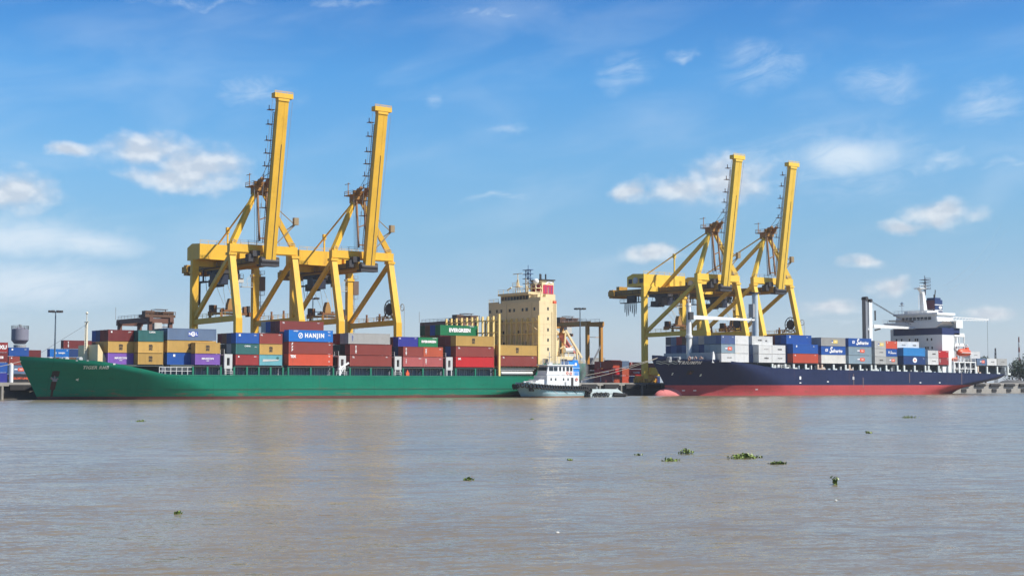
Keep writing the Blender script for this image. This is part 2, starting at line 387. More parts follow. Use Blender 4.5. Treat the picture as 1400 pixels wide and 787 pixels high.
def emblem(kind, o, L):
    """the marks on one container's quay-away side (local X along, Z up)"""
    T = lambda *a, **k: lettering(o, *a, **k)
    if kind == 'M':
        x = -.5 if L > 8 else 0
        T('m', 1.15, x, 1.72, INKD, bold=.05); T('sc', 1.0, x, 1.02, INKD, bold=.05)
    elif kind == 'purple': T('MAXICON', .62, .0, 1.45, INKW, bold=.03); T('LINE', .34, 0, .95, INKW)
    elif kind == 'CAP': T('CAPSA', .52, .3, 2.15, INKW, bold=.03)
    elif kind == 'NOL':
        patch(o, -.95, 1.45, .85, 1.95, INKB); patch(o, 0, 0, 0, 0, INKW, y=-1.234, poly=disc(.25, 1.4, .52))
        T('N', .85, -.55, 1.4, INKW, y=-1.245, bold=.03); T('O', .75, .25, 1.4, INKB, y=-1.245, bold=.03); T('L', .85, 1.1, 1.4, INKW, y=-1.245, bold=.03)
    elif kind == 'dot': patch(o, -L*.38, -L*.38 + .5, 1.75, 2.25, INKW); T('22G1', .3, L*.33, 2.0, INKW)
    elif kind == 'tr': T('45G1', .28, L*.38, 2.2, INKW); T('TR', .5, -L*.42, 2.1, INKW, bold=.03)
    elif kind == 'CHINA': T('CHINA', .5, 0, 2.0, INKW, bold=.03); T('22G1', .28, L*.36, 1.8, INKW)
    elif kind == 'HANJIN':
        patch(o, 0, 0, 0, 0, INKW, poly=disc(-2.9, 1.35, .62)); patch(o, 0, 0, 0, 0, cmat('azure'), y=-1.234, poly=disc(-2.9, 1.35, .44))
        patch(o, 0, 0, 0, 0, INKW, y=-1.240, poly=[(-3.3, 1.02), (-3.05, 1.02), (-2.5, 1.68), (-2.75, 1.68)])
        T('HANJIN', 1.28, .95, 1.35, INKW, bold=.05, spacing=1.3); T('HANJIN', .36, -4.2, 2.3, INKW); T('45G1', .34, 5.0, 2.2, INKW, bold=.03); T('HJCU', .3, 5.1, 1.5, INKW)
    elif kind == 'TEX': T('TEX', .8, -4.9, 2.0, INKW, bold=.06); T('42', .4, 5.1, 2.1, INKW); T('G1', .4, 5.1, .95, INKW)
    elif kind == 'FFF':
        for z in (2.1, 1.4, .75): T('F', .72, -5.2, z, INKW, bold=.05, shear=.2)
        T('FFU', .3, 5.2, 2.0, INKW)
    elif kind == 'GREY': T('A\nC\nL', .58, -4.9, 1.35, INKB, bold=.03, lead=.75)
    elif kind == 'CAI': T('C\nA\nI', .62, -L*.37, 1.38, INKW, bold=.05, lead=.78); T('22G1', .3, L*.36, 2.0, INKW)
    elif kind == 'CAIs': T('T\nX\nS', .5, -L*.36, 1.4, INKW, bold=.03, lead=.8); T('2210', .36, L*.33, 2.15, INKW, bold=.03)
    elif kind == 'EVG': T('EVERGREEN', 1.25 if L > 8 else .82, 0.2, 1.3 if L > 8 else 1.4, INKW, bold=.06, spacing=1.06); T('EVERGREEN', .26, L*.34, 2.35, INKW)
    elif kind == 'K': T('OK', .62, -L*.41, 2.05, INKW, bold=.06)
    elif kind == 'PO':
        x = .9 if L > 8 else .55; s = 1.5 if L > 8 else 1.15
        patch(o, x - 2.3*s*.7, x - 1.0*s*.7, 1.2, 1.55, INKW); patch(o, x - 1.75*s*.7, x - 1.1*s*.7, 1.02, 1.2, INKB)
        patch(o, 0, 0, 0, 0, INKR, poly=[(x - 1.2*s*.7, 1.35), (x - .7*s*.7, 1.85), (x + 1.25*s*.7, 1.85), (x + 1.5*s*.7, 1.35), (x + 1.25*s*.7, .8), (x - .7*s*.7, .8)])
        T('P&O', .55, x + .25, 1.33, INKW, y=-1.24, bold=.02)
    elif kind == 'YP':
        x = .6 if L > 8 else .3
        patch(o, x - 1.5, x - .75, 1.3, 1.7, INKB); patch(o, x - 1.5, x - .75, 1.0, 1.3, INKW); patch(o, x - .6, x + 1.5, .85, 1.85, INKY)
        T('NED', .5, x + .5, 1.35, INKW, y=-1.24, bold=.02)
    elif kind == 'SAF':
        k = 1 if L > 8 else .5; ox = 0 if L > 8 else .2
        patch(o, 0, 0, 0, 0, INKW, poly=[(ox - 4.1*k, .95 + .2*(1-k)), (ox - 2.9*k, 1.0 + .2*(1-k)), (ox - 2.8*k, 1.75), (ox - 4.0*k, 1.8)]); patch(o, 0, 0, 0, 0, INKB, y=-1.234, poly=disc(ox - 3.4*k, 1.4, .26*k))
        T('S', 2.6*k, ox - 1.5*k, 1.35, INKW, bold=.03, shear=.35); T('afmarine', 1.5*k, ox + 1.75*k, 1.15, INKW, bold=.03, shear=.35)
    elif kind == 'MLINE': T('MAERSK', .62, -1.4, 1.35, INKD, bold=.02); T('LINE', .6, 2.3, 1.2, INKD, bold=.02)
    elif kind == 'mk': T('MAERSK', .55, .5, 1.3, INKD, bold=.03)
    elif kind == 'mkthin': T('P&O Nedlloyd', .34, .4, 1.3, INKD, bold=.0)
    elif kind == 'mk2': T('SEALAND', .5, .5, 1.3, INKD, bold=.0)
    elif kind == 'CIRC':
        patch(o, 0, 0, 0, 0, INKW, poly=disc(.2, 1.35, .82, rx=1.15)); patch(o, 0, 0, 0, 0, INKR, y=-1.234, poly=disc(.2, 1.35, .36)); T('45G1', .3, 5.2, 1.9, INKW)
    elif kind == 'TS': T('T.S.LINES', .78, 0.1, 1.3, INKW, bold=.05, shear=.1)
    elif kind == 'KV': T('K\nL\nI\nN\nE', .5, -L*.36, 1.32, INKW, bold=.06, lead=.72)
    elif kind == 'CRX': T('CRXU', 1.35, .9, 1.3, INKW, bold=.05)
    elif kind == 'logo': patch(o, .4, 1.9, 1.0, 1.6, INKW); T('TEX', .45, 1.15, 1.3, INKR, y=-1.24)
    elif kind == 'HJs': patch(o, 0, 0, 0, 0, INKW, poly=disc(-1.3, 1.3, .35)); T('HANJIN', .6, .7, 1.3, INKW, bold=.04); T('45', .4, 2.4, 2.1, INKW)
    elif kind == 'rack': T('UNIGLORY LINES', .8, .1, 1.3, INKR, bold=.05)
    elif kind == 'code': T('22G1', .32, L*.34, 2.1, INKW); patch(o, -L*.4, -L*.4 + .35, 1.9, 2.25, INKW)
    elif kind == 'aq':
        patch(o, 0, 0, 0, 0, cmat('teal'), poly=disc(L*.3, 1.8, .36)); patch(o, 0, 0, 0, 0, cmat('lgrey'), poly=[(-2.2, .9), (1.9, 1.15), (2.4, 1.5), (-2.1, 1.5)])
WORDS = {'M': 'with black letter emblem', 'purple': 'with white name', 'CAP': 'with small white name', 'NOL': 'with blue and white emblem', 'HANJIN': 'with huge white name', 'EVG': 'with white name',
         'PO': 'with red arrow panel', 'YP': 'with yellow panel', 'SAF': 'with white script', 'MLINE': 'with dark name', 'CIRC': 'with white oval', 'TS': 'with white name', 'KV': 'with upright lettering', 'CAI': 'with upright lettering',
         'CRX': 'with big white letters', 'HJs': 'with white name', 'rack': 'with orange lettering', 'FFF': 'with three white marks', 'TEX': 'with white corner mark', 'CHINA': 'with small white name', 'GREY': 'with upright blue letters'}
TIER = ['bottom tier', 'second tier', 'third tier', 'fourth tier', 'fifth tier']
ROW = ['outermost row', 'second row', 'third row', 'fourth row', 'fifth row', 'sixth row', 'seventh row', 'eighth row', 'ninth row', 'tenth row']
ncont = 0
def container(x0, L, y, z, h, colour, emb, place, group, doors=None, scale=None):
    """x0 bow-side end, y the face towards the water, z its base, h its height"""
    global ncont; ncont += 1
    base = 12.19 if L > 8 else 6.06
    doors = (ncont % 3 == 0) if doors is None else doors
    o = bpy.data.objects.new('shipping_container', cont_mesh(base, doors)); col.objects.link(o)
    o.material_slots[0].link = 'OBJECT'; o.material_slots[0].material = cmat(colour)
    o.location = (x0 + L/2, y + 1.22, z + .01); o.scale = (L / base, 1, (h - .06) / 2.6)
    c = COL[colour][0]; w = WORDS.get(emb, '')
    lab = f"{c} container {place}"
    if w and len(lab.split()) + len(w.split()) <= 16: lab = f"{c} container {w} {place}"
    tag(o, lab, 'container', group)
    if emb: emblem(emb, o, base)
    return o
L40, L20 = 12.55, 6.22
def stack(bay, ship, x0, L, row, z0, h, tiers, half=''):
    for t, spec in enumerate(tiers):
        if spec is None: continue
        c, e = (spec.split(':') + [None])[:2]
        # gaps of a hand's breadth between rows, as stowed
        place = f"{TIER[t]}, {ROW[row]}, {half}{bay}"
        container(x0, L, .5 + 2.5*row, z0 + h*t, h, c, e, place, f'containers stacked on the {ship} ship')
GB = [f"green ship's {w} bay from bow" for w in ('first', 'second', 'third', 'fourth', 'fifth', 'sixth', 'seventh', 'eighth', 'ninth')]
Z0 = 8.17
G = lambda i, x0, L, row, h, tiers, half='', z0=Z0: stack(GB[i], 'green', x0, L, row, z0, h, tiers, half)
G(0, -18.0, L20, 2, 2.7, ['purple:purple', 'yellow:M', 'maroon:code']); G(0, -18.0, L20, 3, 2.7, ['darkred', 'yellow', 'maroon']); G(0, -18.0, L20, 4, 2.7, ['dkgrey', 'yellow', 'navy']); G(0, -18., L20, 5, 2.7, ['dkgrey', 'brown', 'royal'])
G(1, -11.75, L20, 1, 2.68, ['yellow:M', 'yellow:M', 'teal:CAP']); G(1, -11.75, L20, 2, 2.68, ['brown', 'yellow', 'dkgreen']); G(1, -11.75, L20, 3, 2.68, ['maroon', 'navy', 'green'])
G(2, -4.5, L40, 1, 2.9, ['royal:dot', 'yellow:M', 'slate:NOL']); G(2, -4.5, L40, 2, 2.9, ['navy', 'brown', 'slate']); G(2, -4.5, L40, 3, 2.9, ['maroon', 'black', 'dkgrey'])
G(2, 1.45, L20+.2, 0, 2.68, ['purple:purple', 'yellow:M'], 'aft half, ')
G(3, 12.0, L20, 0, 2.63, ['darkred:code', 'teal:CHINA', 'royal:dot'], 'forward half, '); G(3, 18.37, L20, 0, 2.63, ['aqua:aq', 'yellow:M', 'brownred:tr'], 'aft half, ')
G(3, 12.0, L20, 1, 2.63, ['black', 'lslate', 'navy'], 'forward half, '); G(3, 12.0, L20, 2, 2.63, ['dkgrey', 'black', 'brown'], 'forward half, '); G(3, 12.0, L20, 3, 2.63, ['dkgrey', 'black', 'maroon'], 'forward half, ')
G(3, 18.37, L20, 1, 2.63, ['black', 'black', 'maroon'], 'aft half, ')
G(4, 26.4, L40, 0, 2.98, ['orangered:TEX', 'brownred:FFF', 'azure:HANJIN']); G(4, 26.4, L40, 1, 2.83, ['maroon', 'darkred', 'navy'])
G(4, 26.6, L40, 2, 2.83, ['maroon', 'black', 'darkred', 'brownred:tr']); G(4, 26.6, L40, 3, 2.83, ['black', 'brown', 'maroon', 'maroon']); G(4, 26.6, L40, 4, 2.83, ['navy', 'maroon', 'brown', 'royal']); G(4, 26.6, L40, 5, 2.83, ['navy', 'brown', 'grey', 'lgrey'])
G(5, 44.0, L40, 0, 2.83, ['brownred:tr', 'brownred:KV'], '', Z0); G(5, 43.5, L40, 0, 2.83, [None, None, 'grey:GREY']); G(5, 44.0, L40, 1, 2.83, ['maroon', 'black', 'lgrey']); G(5, 44.0, L40, 2, 2.83, ['brown', 'teal', 'darkred']); G(5, 44.0, L40, 3, 2.83, ['black', 'teal', 'darkred'])
G(6, 60.2, L20, 0, 2.63, ['pinkred:CAIs', 'brownred:KV'], 'forward half, '); G(6, 66.53, L20, 0, 2.63, ['pinkred:CAI', 'orange:CAI'], 'aft half, ')
G(6, 60.2, L20, 1, 2.64, ['black', 'navy', 'deep:tr'], 'forward half, '); G(6, 66.6, L20, 1, 2.64, ['black', 'brown', 'green:EVG'], 'aft half, ')
G(6, 60.2, L20, 2, 2.64, ['maroon', 'black', 'maroon'], 'forward half, '); G(6, 66.6, L20, 2, 2.64, ['maroon', 'black', 'maroon'], 'aft half, ')
G(6, 60.2, L20, 3, 2.64, ['navy', 'black', 'maroon'], 'forward half, ')
G(7, 77.0, L40+.2, 0, 2.82, ['red:K', 'brownred:tr', 'yellow:M']); G(7, 77.0, L40+.2, 1, 2.82, ['maroon', 'royal', 'maroon']); G(7, 77.0, L40+.2, 2, 2.82, ['black', 'black', 'maroon']); G(7, 77.1, L40+.1, 3, 2.9, ['maroon', 'navy', 'maroon', 'green:EVG'])
for r_, c_ in ((4, 'royal'), (5, 'brown'), (6, 'dkgreen')): G(7, 77.1, L40, r_, 2.9, ['maroon', 'dkgrey', 'maroon', c_])
G(8, 92.0, L40+.2, 0, 2.95, ['brownred:tr', 'yellow:M'], '', 8.5); G(8, 92.0, L40+.2, 1, 2.95, ['maroon', 'brown'], '', 8.5); G(8, 92.0, L40+.2, 2, 2.95, ['black', 'yellow'], '', 8.5)

TB = [f"blue ship's {w} bay from bow" for w in ('first', 'second', 'third', 'fourth', 'fifth', 'sixth', 'seventh', 'eighth', 'ninth', 'tenth')]
ZT = 10.42
Tt = lambda i, x0, L, row, h, tiers, half='', z0=ZT: stack(TB[i], 'dark blue', x0, L, row, z0, h, tiers, half)
Tt(0, 177.9, 6.02, 0, 2.8, ['white:mk2', 'lslate:PO', 'bluegrey:code'], 'forward half, '); Tt(0, 184.05, 6.02, 0, 2.8, ['white', 'white', 'white'], 'aft half, ')
ends = [('white', 'lslate', 'slate'), ('navy', 'lslate', 'slate'), ('slate', 'navy', 'grey'), ('navy', 'slate', 'slate'), ('slate', 'slate', 'lgrey'), ('navy', 'bluegrey', 'brown'), ('navy', 'navy', 'darkred'), ('bluegrey', 'bluegrey', 'slate'), ('navy', 'navy', 'dkgrey')]
for r_, e_ in enumerate(ends): Tt(0, 177.9, 6.02, r_ + 1, 2.8, list(e_), 'forward half, ')
Tt(1, 194.7, 6.1, 0, 2.84, ['white:mk', 'white:mkthin'], 'forward half, '); Tt(1, 201.0, 6.1, 0, 2.84, ['white:mk2', 'white:mk'], 'aft half, ')
Tt(1, 194.35, 9.5, 1, 2.84, ['bluegrey', 'slate', 'white:MLINE']); Tt(1, 194.7, 6.1, 2, 2.84, ['brown', 'slate', 'navy'], 'forward half, ')
Tt(2, 210.8, 12.15, 0, 3.08, ['orangered:tr', 'royal:dot']); Tt(2, 210.5, 12.15, 1, 3.08, ['navy', 'navy', 'royal:dot']); Tt(2, 210.5, 12.15, 2, 3.08, ['brown', 'royal', 'navy']); Tt(2, 210.5, 12.15, 3, 3.08, ['brown', 'brown', 'maroon'])
Tt(2, 210.5, 12.15, 4, 3.08, ['brown', 'navy', 'maroon'])
Tt(3, 224.6, 12.15, 0, 2.87, ['cream', 'royal:SAF', 'grey:YP']); Tt(3, 224.6, 12.15, 1, 2.87, ['dkgrey', 'navy', 'grey']); Tt(3, 224.6, 12.15, 2, 2.87, ['navy', 'dkgrey', 'dkgrey'])
Tt(4, 238.4, 11.9, 0, 2.88, ['lslate:PO', 'lslate:PO', 'royal:SAF']); Tt(4, 238.4, 11.9, 1, 2.88, ['navy', 'dkgrey', 'navy'])
Tt(5, 252.1, 5.9, 0, 2.66, ['lgrey:mk', 'lgrey:mk2', 'lgrey:YP'], 'forward half, '); Tt(5, 258.15, 6.0, 0, 2.66, ['grey:PO', 'royal:SAF', 'orangered:code'], 'aft half, ')
Tt(5, 252.1, 5.9, 1, 2.66, ['dkgrey', 'navy', 'teal'], 'forward half, ')
Tt(6, 267.6, 12.1, 0, 2.94, ['navy:CIRC', 'sky']); Tt(6, 267.5, 6.0, 1, 2.7, ['dkgrey', 'teal', 'white:mk2'], 'forward half, '); Tt(6, 273.6, 6.0, 1, 2.7, ['dkgrey', 'teal', 'white:mk'], 'aft half, '); Tt(6, 267.5, 6.0, 2, 2.7, ['navy', 'teal', 'grey'], 'forward half, ')
Tt(7, 281.3, 5.95, 0, 2.55, ['white:mk2', 'white:mk'], 'forward half, '); Tt(7, 287.4, 5.85, 0, 2.55, ['darkred:CAI', 'red:code'], 'aft half, '); Tt(7, 281.3, 5.95, 1, 2.55, ['dkgrey', 'grey'], 'forward half, ')
AB = "aft of the blue ship's bridge"
for x, L, y, z, c, e, pl in ((310.3, 5.8, .5, 10.45, 'slate', 'PO', 'forwardmost of the outer three ' + AB), (316.4, 5.9, .5, 10.45, 'white', 'mk2', 'middle of the outer three ' + AB), (322.8, 6.0, .5, 10.45, 'lgrey', 'mkthin', 'aftmost of the outer three ' + AB),
                             (316.9, 6.0, 8.0, 10.45, 'grey', None, 'lower of the inboard pair ' + AB), (316.9, 6.0, 8.0, 13.1, 'white', 'mkthin', 'upper of the inboard pair ' + AB)):
    container(x, L, y, z, 2.6, c, e, pl, 'containers stacked on the dark blue ship')

# yard containers
def ystack(x0, y, tiers, where, L=6.1, z=4.0, h=2.6, n0=0):
    for t, spec in enumerate(tiers):
        c, e = (spec.split(':') + [None])[:2]
        container(x0, L, y, z + h*t, h, c, e, f"{TIER[t]} of {where}", 'containers stacked in the yard')
ystack(-26.5, 67, ['deep', 'royal', 'maroon:logo', 'darkred:CRX'], "yard stack ahead of the green bow", h=2.65)
ystack(1.2, 130, ['black:rack', 'slate:PO', 'brownred:code', 'royal:dot'], 'yard stack under the water tank', h=2.72)
ystack(8.6, 140, ['brown', 'dkgrey', 'brown', 'maroon'], 'yard stack just aft of the water tank', h=2.6)
ystack(13.9, 130, ['navy', 'brown', 'maroon', 'azure:HJs'], 'yard stack seen over the green bow', h=2.66)
ystack(25.7, 150, ['navy', 'dkgrey', 'brown', 'navy', 'maroon:KV'], "yard stack behind the green ship's foremast", L=11.5, h=2.8)
YR = 'yard stack between the two ships'
ystack(196.0, 86, ['white', 'brown', 'maroon'], 'narrow ' + YR, L=5.0, h=2.3); ystack(196.7, 83-3, ['pinkred:KV', 'red:TS', 'orangered:KV'], 'first full ' + YR); ystack(203.2, 83-2.5, ['orange:KV', 'red', 'orangered'], 'second ' + YR, L=5.2, h=2.7)
ystack(208.6, 83, ['orangered', 'orange:KV', 'slate'], 'third ' + YR, L=5.4, h=2.72); ystack(214.6, 83, ['navy', 'red:TS', 'darkred:code'], 'fourth ' + YR, h=2.58); ystack(208.4, 88, ['dkgrey', 'navy', 'maroon'], 'rear ' + YR, L=6.0, h=2.85)
ystack(215.6, 105, ['brown', 'dkgrey', 'teal', 'grey'], 'tall grey-topped ' + YR, h=2.42); ystack(230.2, 90, ['navy', 'dkgreen', 'dkgreen'], 'dark ' + YR, h=2.5); ystack(223.2, 84, ['darkred', 'maroon', 'maroon'], 'crane-side ' + YR, h=2.5)

# ------------------------------------------------------------------ hulls
def interp(pts):
    def f(x):
        if x <= pts[0][0]: return pts[0][1]
        for (a, b), (c, d) in zip(pts, pts[1:]):
            if x <= c: return b + (d - b) * (x - a) / (c - a)
        return pts[-1][1]
    return f
class Hull:
    def __init__(s, vc, B, xs, xe, Le, Lr, p, top, deck, transom): s.__dict__.update(vc=vc, B=B, xs=xs, xe=xe, Le=Le, Lr=Lr, p=p, top=top, deck=deck, tr=transom)
    def hb(s, u, z):
        z = min(z, s.deck(u) + .25)                                         # bulwark stands upright on the flare
        a = (u - s.xs(z)) / s.Le(z); b = (s.xe(z) - u) / s.Lr(z)
        f = 0 if a <= 0 else 1 - (1 - min(a, 1)) ** s.p
        g = 0 if b <= 0 else 1 - (1 - min(b, 1)) ** 2.3
        t = s.tr(z); return s.B * f * (t + (1 - t) * g)
    def grid(s, zlo, zhi, levels, n=110):
        """stations from stem to stern; zhi None means up to the sheer line"""
        st = []
        for i in range(n + 1):
            k = i / n; st.append(.5 - .5 * math.cos(math.pi * k) if not .2 < k < .8 else .5 - .5 * math.cos(math.pi * k))
        mb = MB()
        for side in (-1, 1):
            vs_, fs = [], []
            for k in st:
                un = s.xs(8) + k * (s.xe(8) - s.xs(8)); hi = s.top(un) if zhi is None else zhi
                for j in range(levels + 1):
                    z = zlo + (hi - zlo) * j / levels
                    zs = min(z, s.deck(un) + .25) if zhi is None else z
                    u = s.xs(zs) + k * (s.xe(zs) - s.xs(zs)); vs_.append((u, s.vc + side * s.hb(u, z), z))
            m = levels + 1
            for i in range(n):
                for j in range(levels): fs.append((i*m+j, (i+1)*m+j, (i+1)*m+j+1, i*m+j+1))
            mb.add(vs_, fs)
        N = len(mb.v) // 2; m = levels + 1; e = n * m                       # transom
        mb.f += [(e+j, e+j+1, N+e+j+1, N+e+j) for j in range(levels)]
        return mb
    def plate(s, dz=0., n=70):
        mb = MB(); vs_ = []
        for i in range(n + 1):
            k = .5 - .5 * math.cos(math.pi * i / n); u0 = s.xs(7); u1 = s.xe(6)
            u = u0 + k * (u1 - u0); z = s.deck(u) + dz; h = max(0, s.hb(u, z) - .03)
            vs_ += [(u, s.vc - h, z), (u, s.vc + h, z)]
        return mb.add(vs_, [(2*i, 2*i+2, 2*i+3, 2*i+1) for i in range(n)])
    def print_on(s, me, u, z, parent, name, sx=1.):
        """bend a lettering mesh onto the port side"""
        me = me.copy(); off = wloc(parent)
        for v in me.vertices:
            uu, zz = u + v.co.x * sx, z + v.co.z
            v.co = Vector((uu, s.vc - s.hb(uu, zz) - .06 + min(0, v.co.y), zz)) - off
        o = bpy.data.objects.new(name, me); col.objects.link(o); o.parent = parent; return o
    def strip(s, pts, h, m, parent, name):
        """a painted band on the port side along (u, z) points"""
        mb = MB(); vs_ = []
        for u, z in pts: vs_ += [(u, s.vc - s.hb(u, z - h/2) - .05, z - h/2), (u, s.vc - s.hb(u, z + h/2) - .05, z + h/2)]
        return mb.add(vs_, [(2*i, 2*i+2, 2*i+3, 2*i+1) for i in range(len(pts) - 1)]).build(name, m, parent)

def hull_mat(name, c, rough=.5, streak=.35, rust=.25, seam=.11):
    """ship-side paint: plate seams, rust runs, scuffs, slightly faded patches"""
    m = bpy.data.materials.new(name); m.use_nodes = True; n = NT(m.node_tree)
    out = n.new('ShaderNodeOutputMaterial'); b = n.new('ShaderNodeBsdfPrincipled'); n.l.new(b.outputs[0], out.inputs[0])
    co = n.new('ShaderNodeTexCoord').outputs['Object']
    x, y, z = n.sep(co)
    f = n.noise(n.vec('MULTIPLY', co, (.35, .35, .9)), .35, 5, .62)
    g = n.noise(co, 1.6, 4, .65)
    k = n.math('ADD', n.math('MULTIPLY', n.math('SUBTRACT', f, .5), .5), n.math('MULTIPLY', n.math('SUBTRACT', g, .5), .25))
    c1 = n.mix(1., (*c, 1), n.comb(*[n.math('ADD', k, 1.)]*3), 'MULTIPLY')
    sv = n.math('LESS_THAN', n.math('FRACT', n.math('MULTIPLY', x, 1/9.)), .012); sh = n.math('LESS_THAN', n.math('FRACT', n.math('MULTIPLY', z, 1/2.4)), .03)
    c1 = n.mix(n.math('MULTIPLY', n.math('MAXIMUM', sv, sh), seam * 4), c1, (c[0]*.5, c[1]*.5, c[2]*.5, 1))
    s1 = n.noise(n.vec('MULTIPLY', co, (1.1, .4, .05)), 1.1, 5, .72)
    c1 = n.mix(n.math('MULTIPLY', n.ramp(s1, .60, .76), streak), c1, (.15, .055, .03, 1))
    s2 = n.noise(n.vec('MULTIPLY', co, (.16, .3, 1.4)), 1.3, 6, .72)
    c1 = n.mix(n.math('MULTIPLY', n.ramp(s2, .62, .74), rust), c1, (.13, .06, .04, 1))
    s3 = n.noise(n.vec('MULTIPLY', co, (.5, .3, .25)), .5, 4, .6)
    c1 = n.mix(n.math('MULTIPLY', n.ramp(s3, .58, .8), .22), c1, (c[0]*1.6+.03, c[1]*1.3+.03, c[2]*1.4+.03, 1))
    # fender scuffs and rust where boats and the waterline have worn the plates
    s4 = n.noise(n.vec('MULTIPLY', co, (.10, .3, .8)), 1.6, 6, .75)
    wear = n.math('MULTIPLY', n.ramp(s4, .52, .66), n.math('MULTIPLY', n.ramp(z, 3.4, .9), .75))
    c1 = n.mix(wear, c1, (.20, .075, .05, 1))
    s5 = n.noise(n.vec('MULTIPLY', co, (.22, .3, .5)), 1.0, 5, .7)
    c1 = n.mix(n.math('MULTIPLY', n.ramp(s5, .60, .70), .30), c1, (c[0]*.35 + .01, c[1]*.4 + .01, c[2]*.4 + .01, 1))
    n.l.new(c1, b.inputs['Base Color'])
    n.l.new(n.math('ADD', n.math('MULTIPLY', f, .3), rough - .15), b.inputs['Roughness']); b.inputs['Specular IOR Level'].default_value = .18
    bp = n.new('ShaderNodeBump'); bp.inputs['Strength'].default_value = .5; bp.inputs['Distance'].default_value = .06
    frames = n.math('ABSOLUTE', n.math('SINE', n.math('MULTIPLY', x, math.pi / 3.0)))      # plating dished between the frames
    n.l.new(n.math('ADD', n.noise(n.vec('MULTIPLY', co, (.45, .45, .6)), 1., 2), n.math('MULTIPLY', frames, -.35)), bp.inputs['Height']); n.l.new(bp.outputs[0], b.inputs['Normal'])
    return m
GREENH = hull_mat('green ship side', (.006, .162, .098), streak=.25, rust=.22)
BOOTG = hull_mat('worn brown-red boot top', (.10, .050, .042), .7, .6, .7)
NAVYH = hull_mat('navy ship side', (.016, .024, .070), streak=.30, rust=.18)
BOOTR = hull_mat('red bottom paint', (.40, .062, .066), .65, .25, .30)
BULBR = hull_mat('faded red bulb', (.52, .16, .155), .65, .3, .2)
CREAM = paint('cream paint', (.74, .595, .345), .5, .08, rust=.15, streak=.32, scale=.3, grime=.18)
GUIDE = paint('cell guide yellow', (.78, .58, .22), .5, .1, rust=.4, streak=.3)
GRNP = paint('green deck paint', (.012, .17, .10), .5, .15, rust=.35, streak=.2)
DECKG = paint('deck paint', (.07, .10, .085), .8, .3, rust=.5)
COAM = paint('blue-grey coaming', (.16, .18, .22), .6, .2, rust=.4, streak=.4)

# ------------------------------------------------------------------ green container ship
gs = thing('container_ship', 'green container ship with cream bridge tower moored under two yellow cranes', 'container ship', (42, 13, 0))
cl = lambda x, a, b: max(a, min(b, x))
lerp = lambda a, b, k: a + (b - a) * cl(k, 0, 1)
gh = Hull(13, 13, lambda z: -31.4 - .5*z if z > 0 else -31.4, lambda z: 126.3 if z > 4 else 126.3 - 3.2*(4 - max(z, -1.5))**1.05,
          lambda z: lerp(46, 21, z / 9), lambda z: lerp(34, 8, z / 5), 1.9,
          interp([(-37, 10.1), (-28, 9.35), (-21, 8.8), (-16, 7.95), (-11, 6.85), (-7.5, 5.98), (-4, 5.82), (104.6, 5.82), (105.2, 9.3), (127, 9.5)]),
          interp([(-37, 8.7), (-21, 7.6), (-11, 6.0), (-6, 5.5), (-4, 5.5), (104.6, 5.5), (105.2, 8.2), (127, 8.3)]), lambda z: lerp(0, .62, (z - 2) / 4))
auto_smooth(gh.grid(.75, None, 14).build('hull', GREENH, gs), 40)
auto_smooth(gh.grid(-1.5, .75, 3).build('boot_topping', BOOTG, gs), 40)
gh.plate().build('deck', DECKG, gs)
gh.strip([(u, 2.35) for u in range(-6, 116, 2)], .16, paint('dark rubbing strake', (.012, .07, .045), .6, .2, rust=.6), gs, 'rubbing_strake')
gh.strip([(u, gh.top(u) - .12) for u in range(-4, 105, 2)], .22, GRNP, gs, 'sheer_strake')
INKG = paint('faded white name', (.62, .68, .62), .6, .1)
me = text_mesh('TIGER RMB', .98, .03, 0, 1.08); me.materials.append(INKG); gh.print_on(me, -21.7, 7.35, gs, 'ship_name')
RUSTA = paint('rusty anchor steel', (.13, .05, .035), .9, .3)
# anchor in its pocket with the rust run below it
ua, za = -29.0, 5.0
ya = gh.vc - gh.hb(ua, za)
an = MB(); an.bar((ua, ya - .25, za + 1.1), (ua, ya - .1, za - .5), .3).bar((ua - .95, ya - .3, za + .1), (ua, ya - .1, za - .6), .35).bar((ua + .95, ya - .3, za + .1), (ua, ya - .1, za - .6), .35).bar((ua - .5, ya - .3, za - .6), (ua + .5, ya - .25, za - .6), .4)
an.build('anchor', paint('pale anchor', (.25, .22, .22), .8, .2, rust=.6), gs)
gh.strip([(ua - .7, za + .9), (ua, za + 1.0), (ua + .7, za + .9)], 1.3, paint('dark hawse', (.035, .03, .028), .8), gs, 'anchor_pocket')
RUN = paint('wet rust run', (.050, .026, .020), .8, .4, rust=.4)
gh.strip([(ua - .45 + .2*i, 3.3) for i in range(6)], 1.9, RUN, gs, 'rust_run'); gh.strip([(ua - .15 + .15*i, 1.6) for i in range(4)], 1.6, RUN, gs, 'rust_run')
me = text_mesh('<', .9, .06); me.materials.append(INKG); gh.print_on(me, -24.6, 4.6, gs, 'thruster_mark')
for u in (-25.7, -23.6): gh.strip([(u - .2, 8.95), (u + .2, 8.95)], .3, paint('fairlead', (.35, .38, .36), .6), gs, 'fairlead')
gh.strip([(-18.3, 8.2), (-17.8, 8.2)], .32, INKG, gs, 'fairlead')
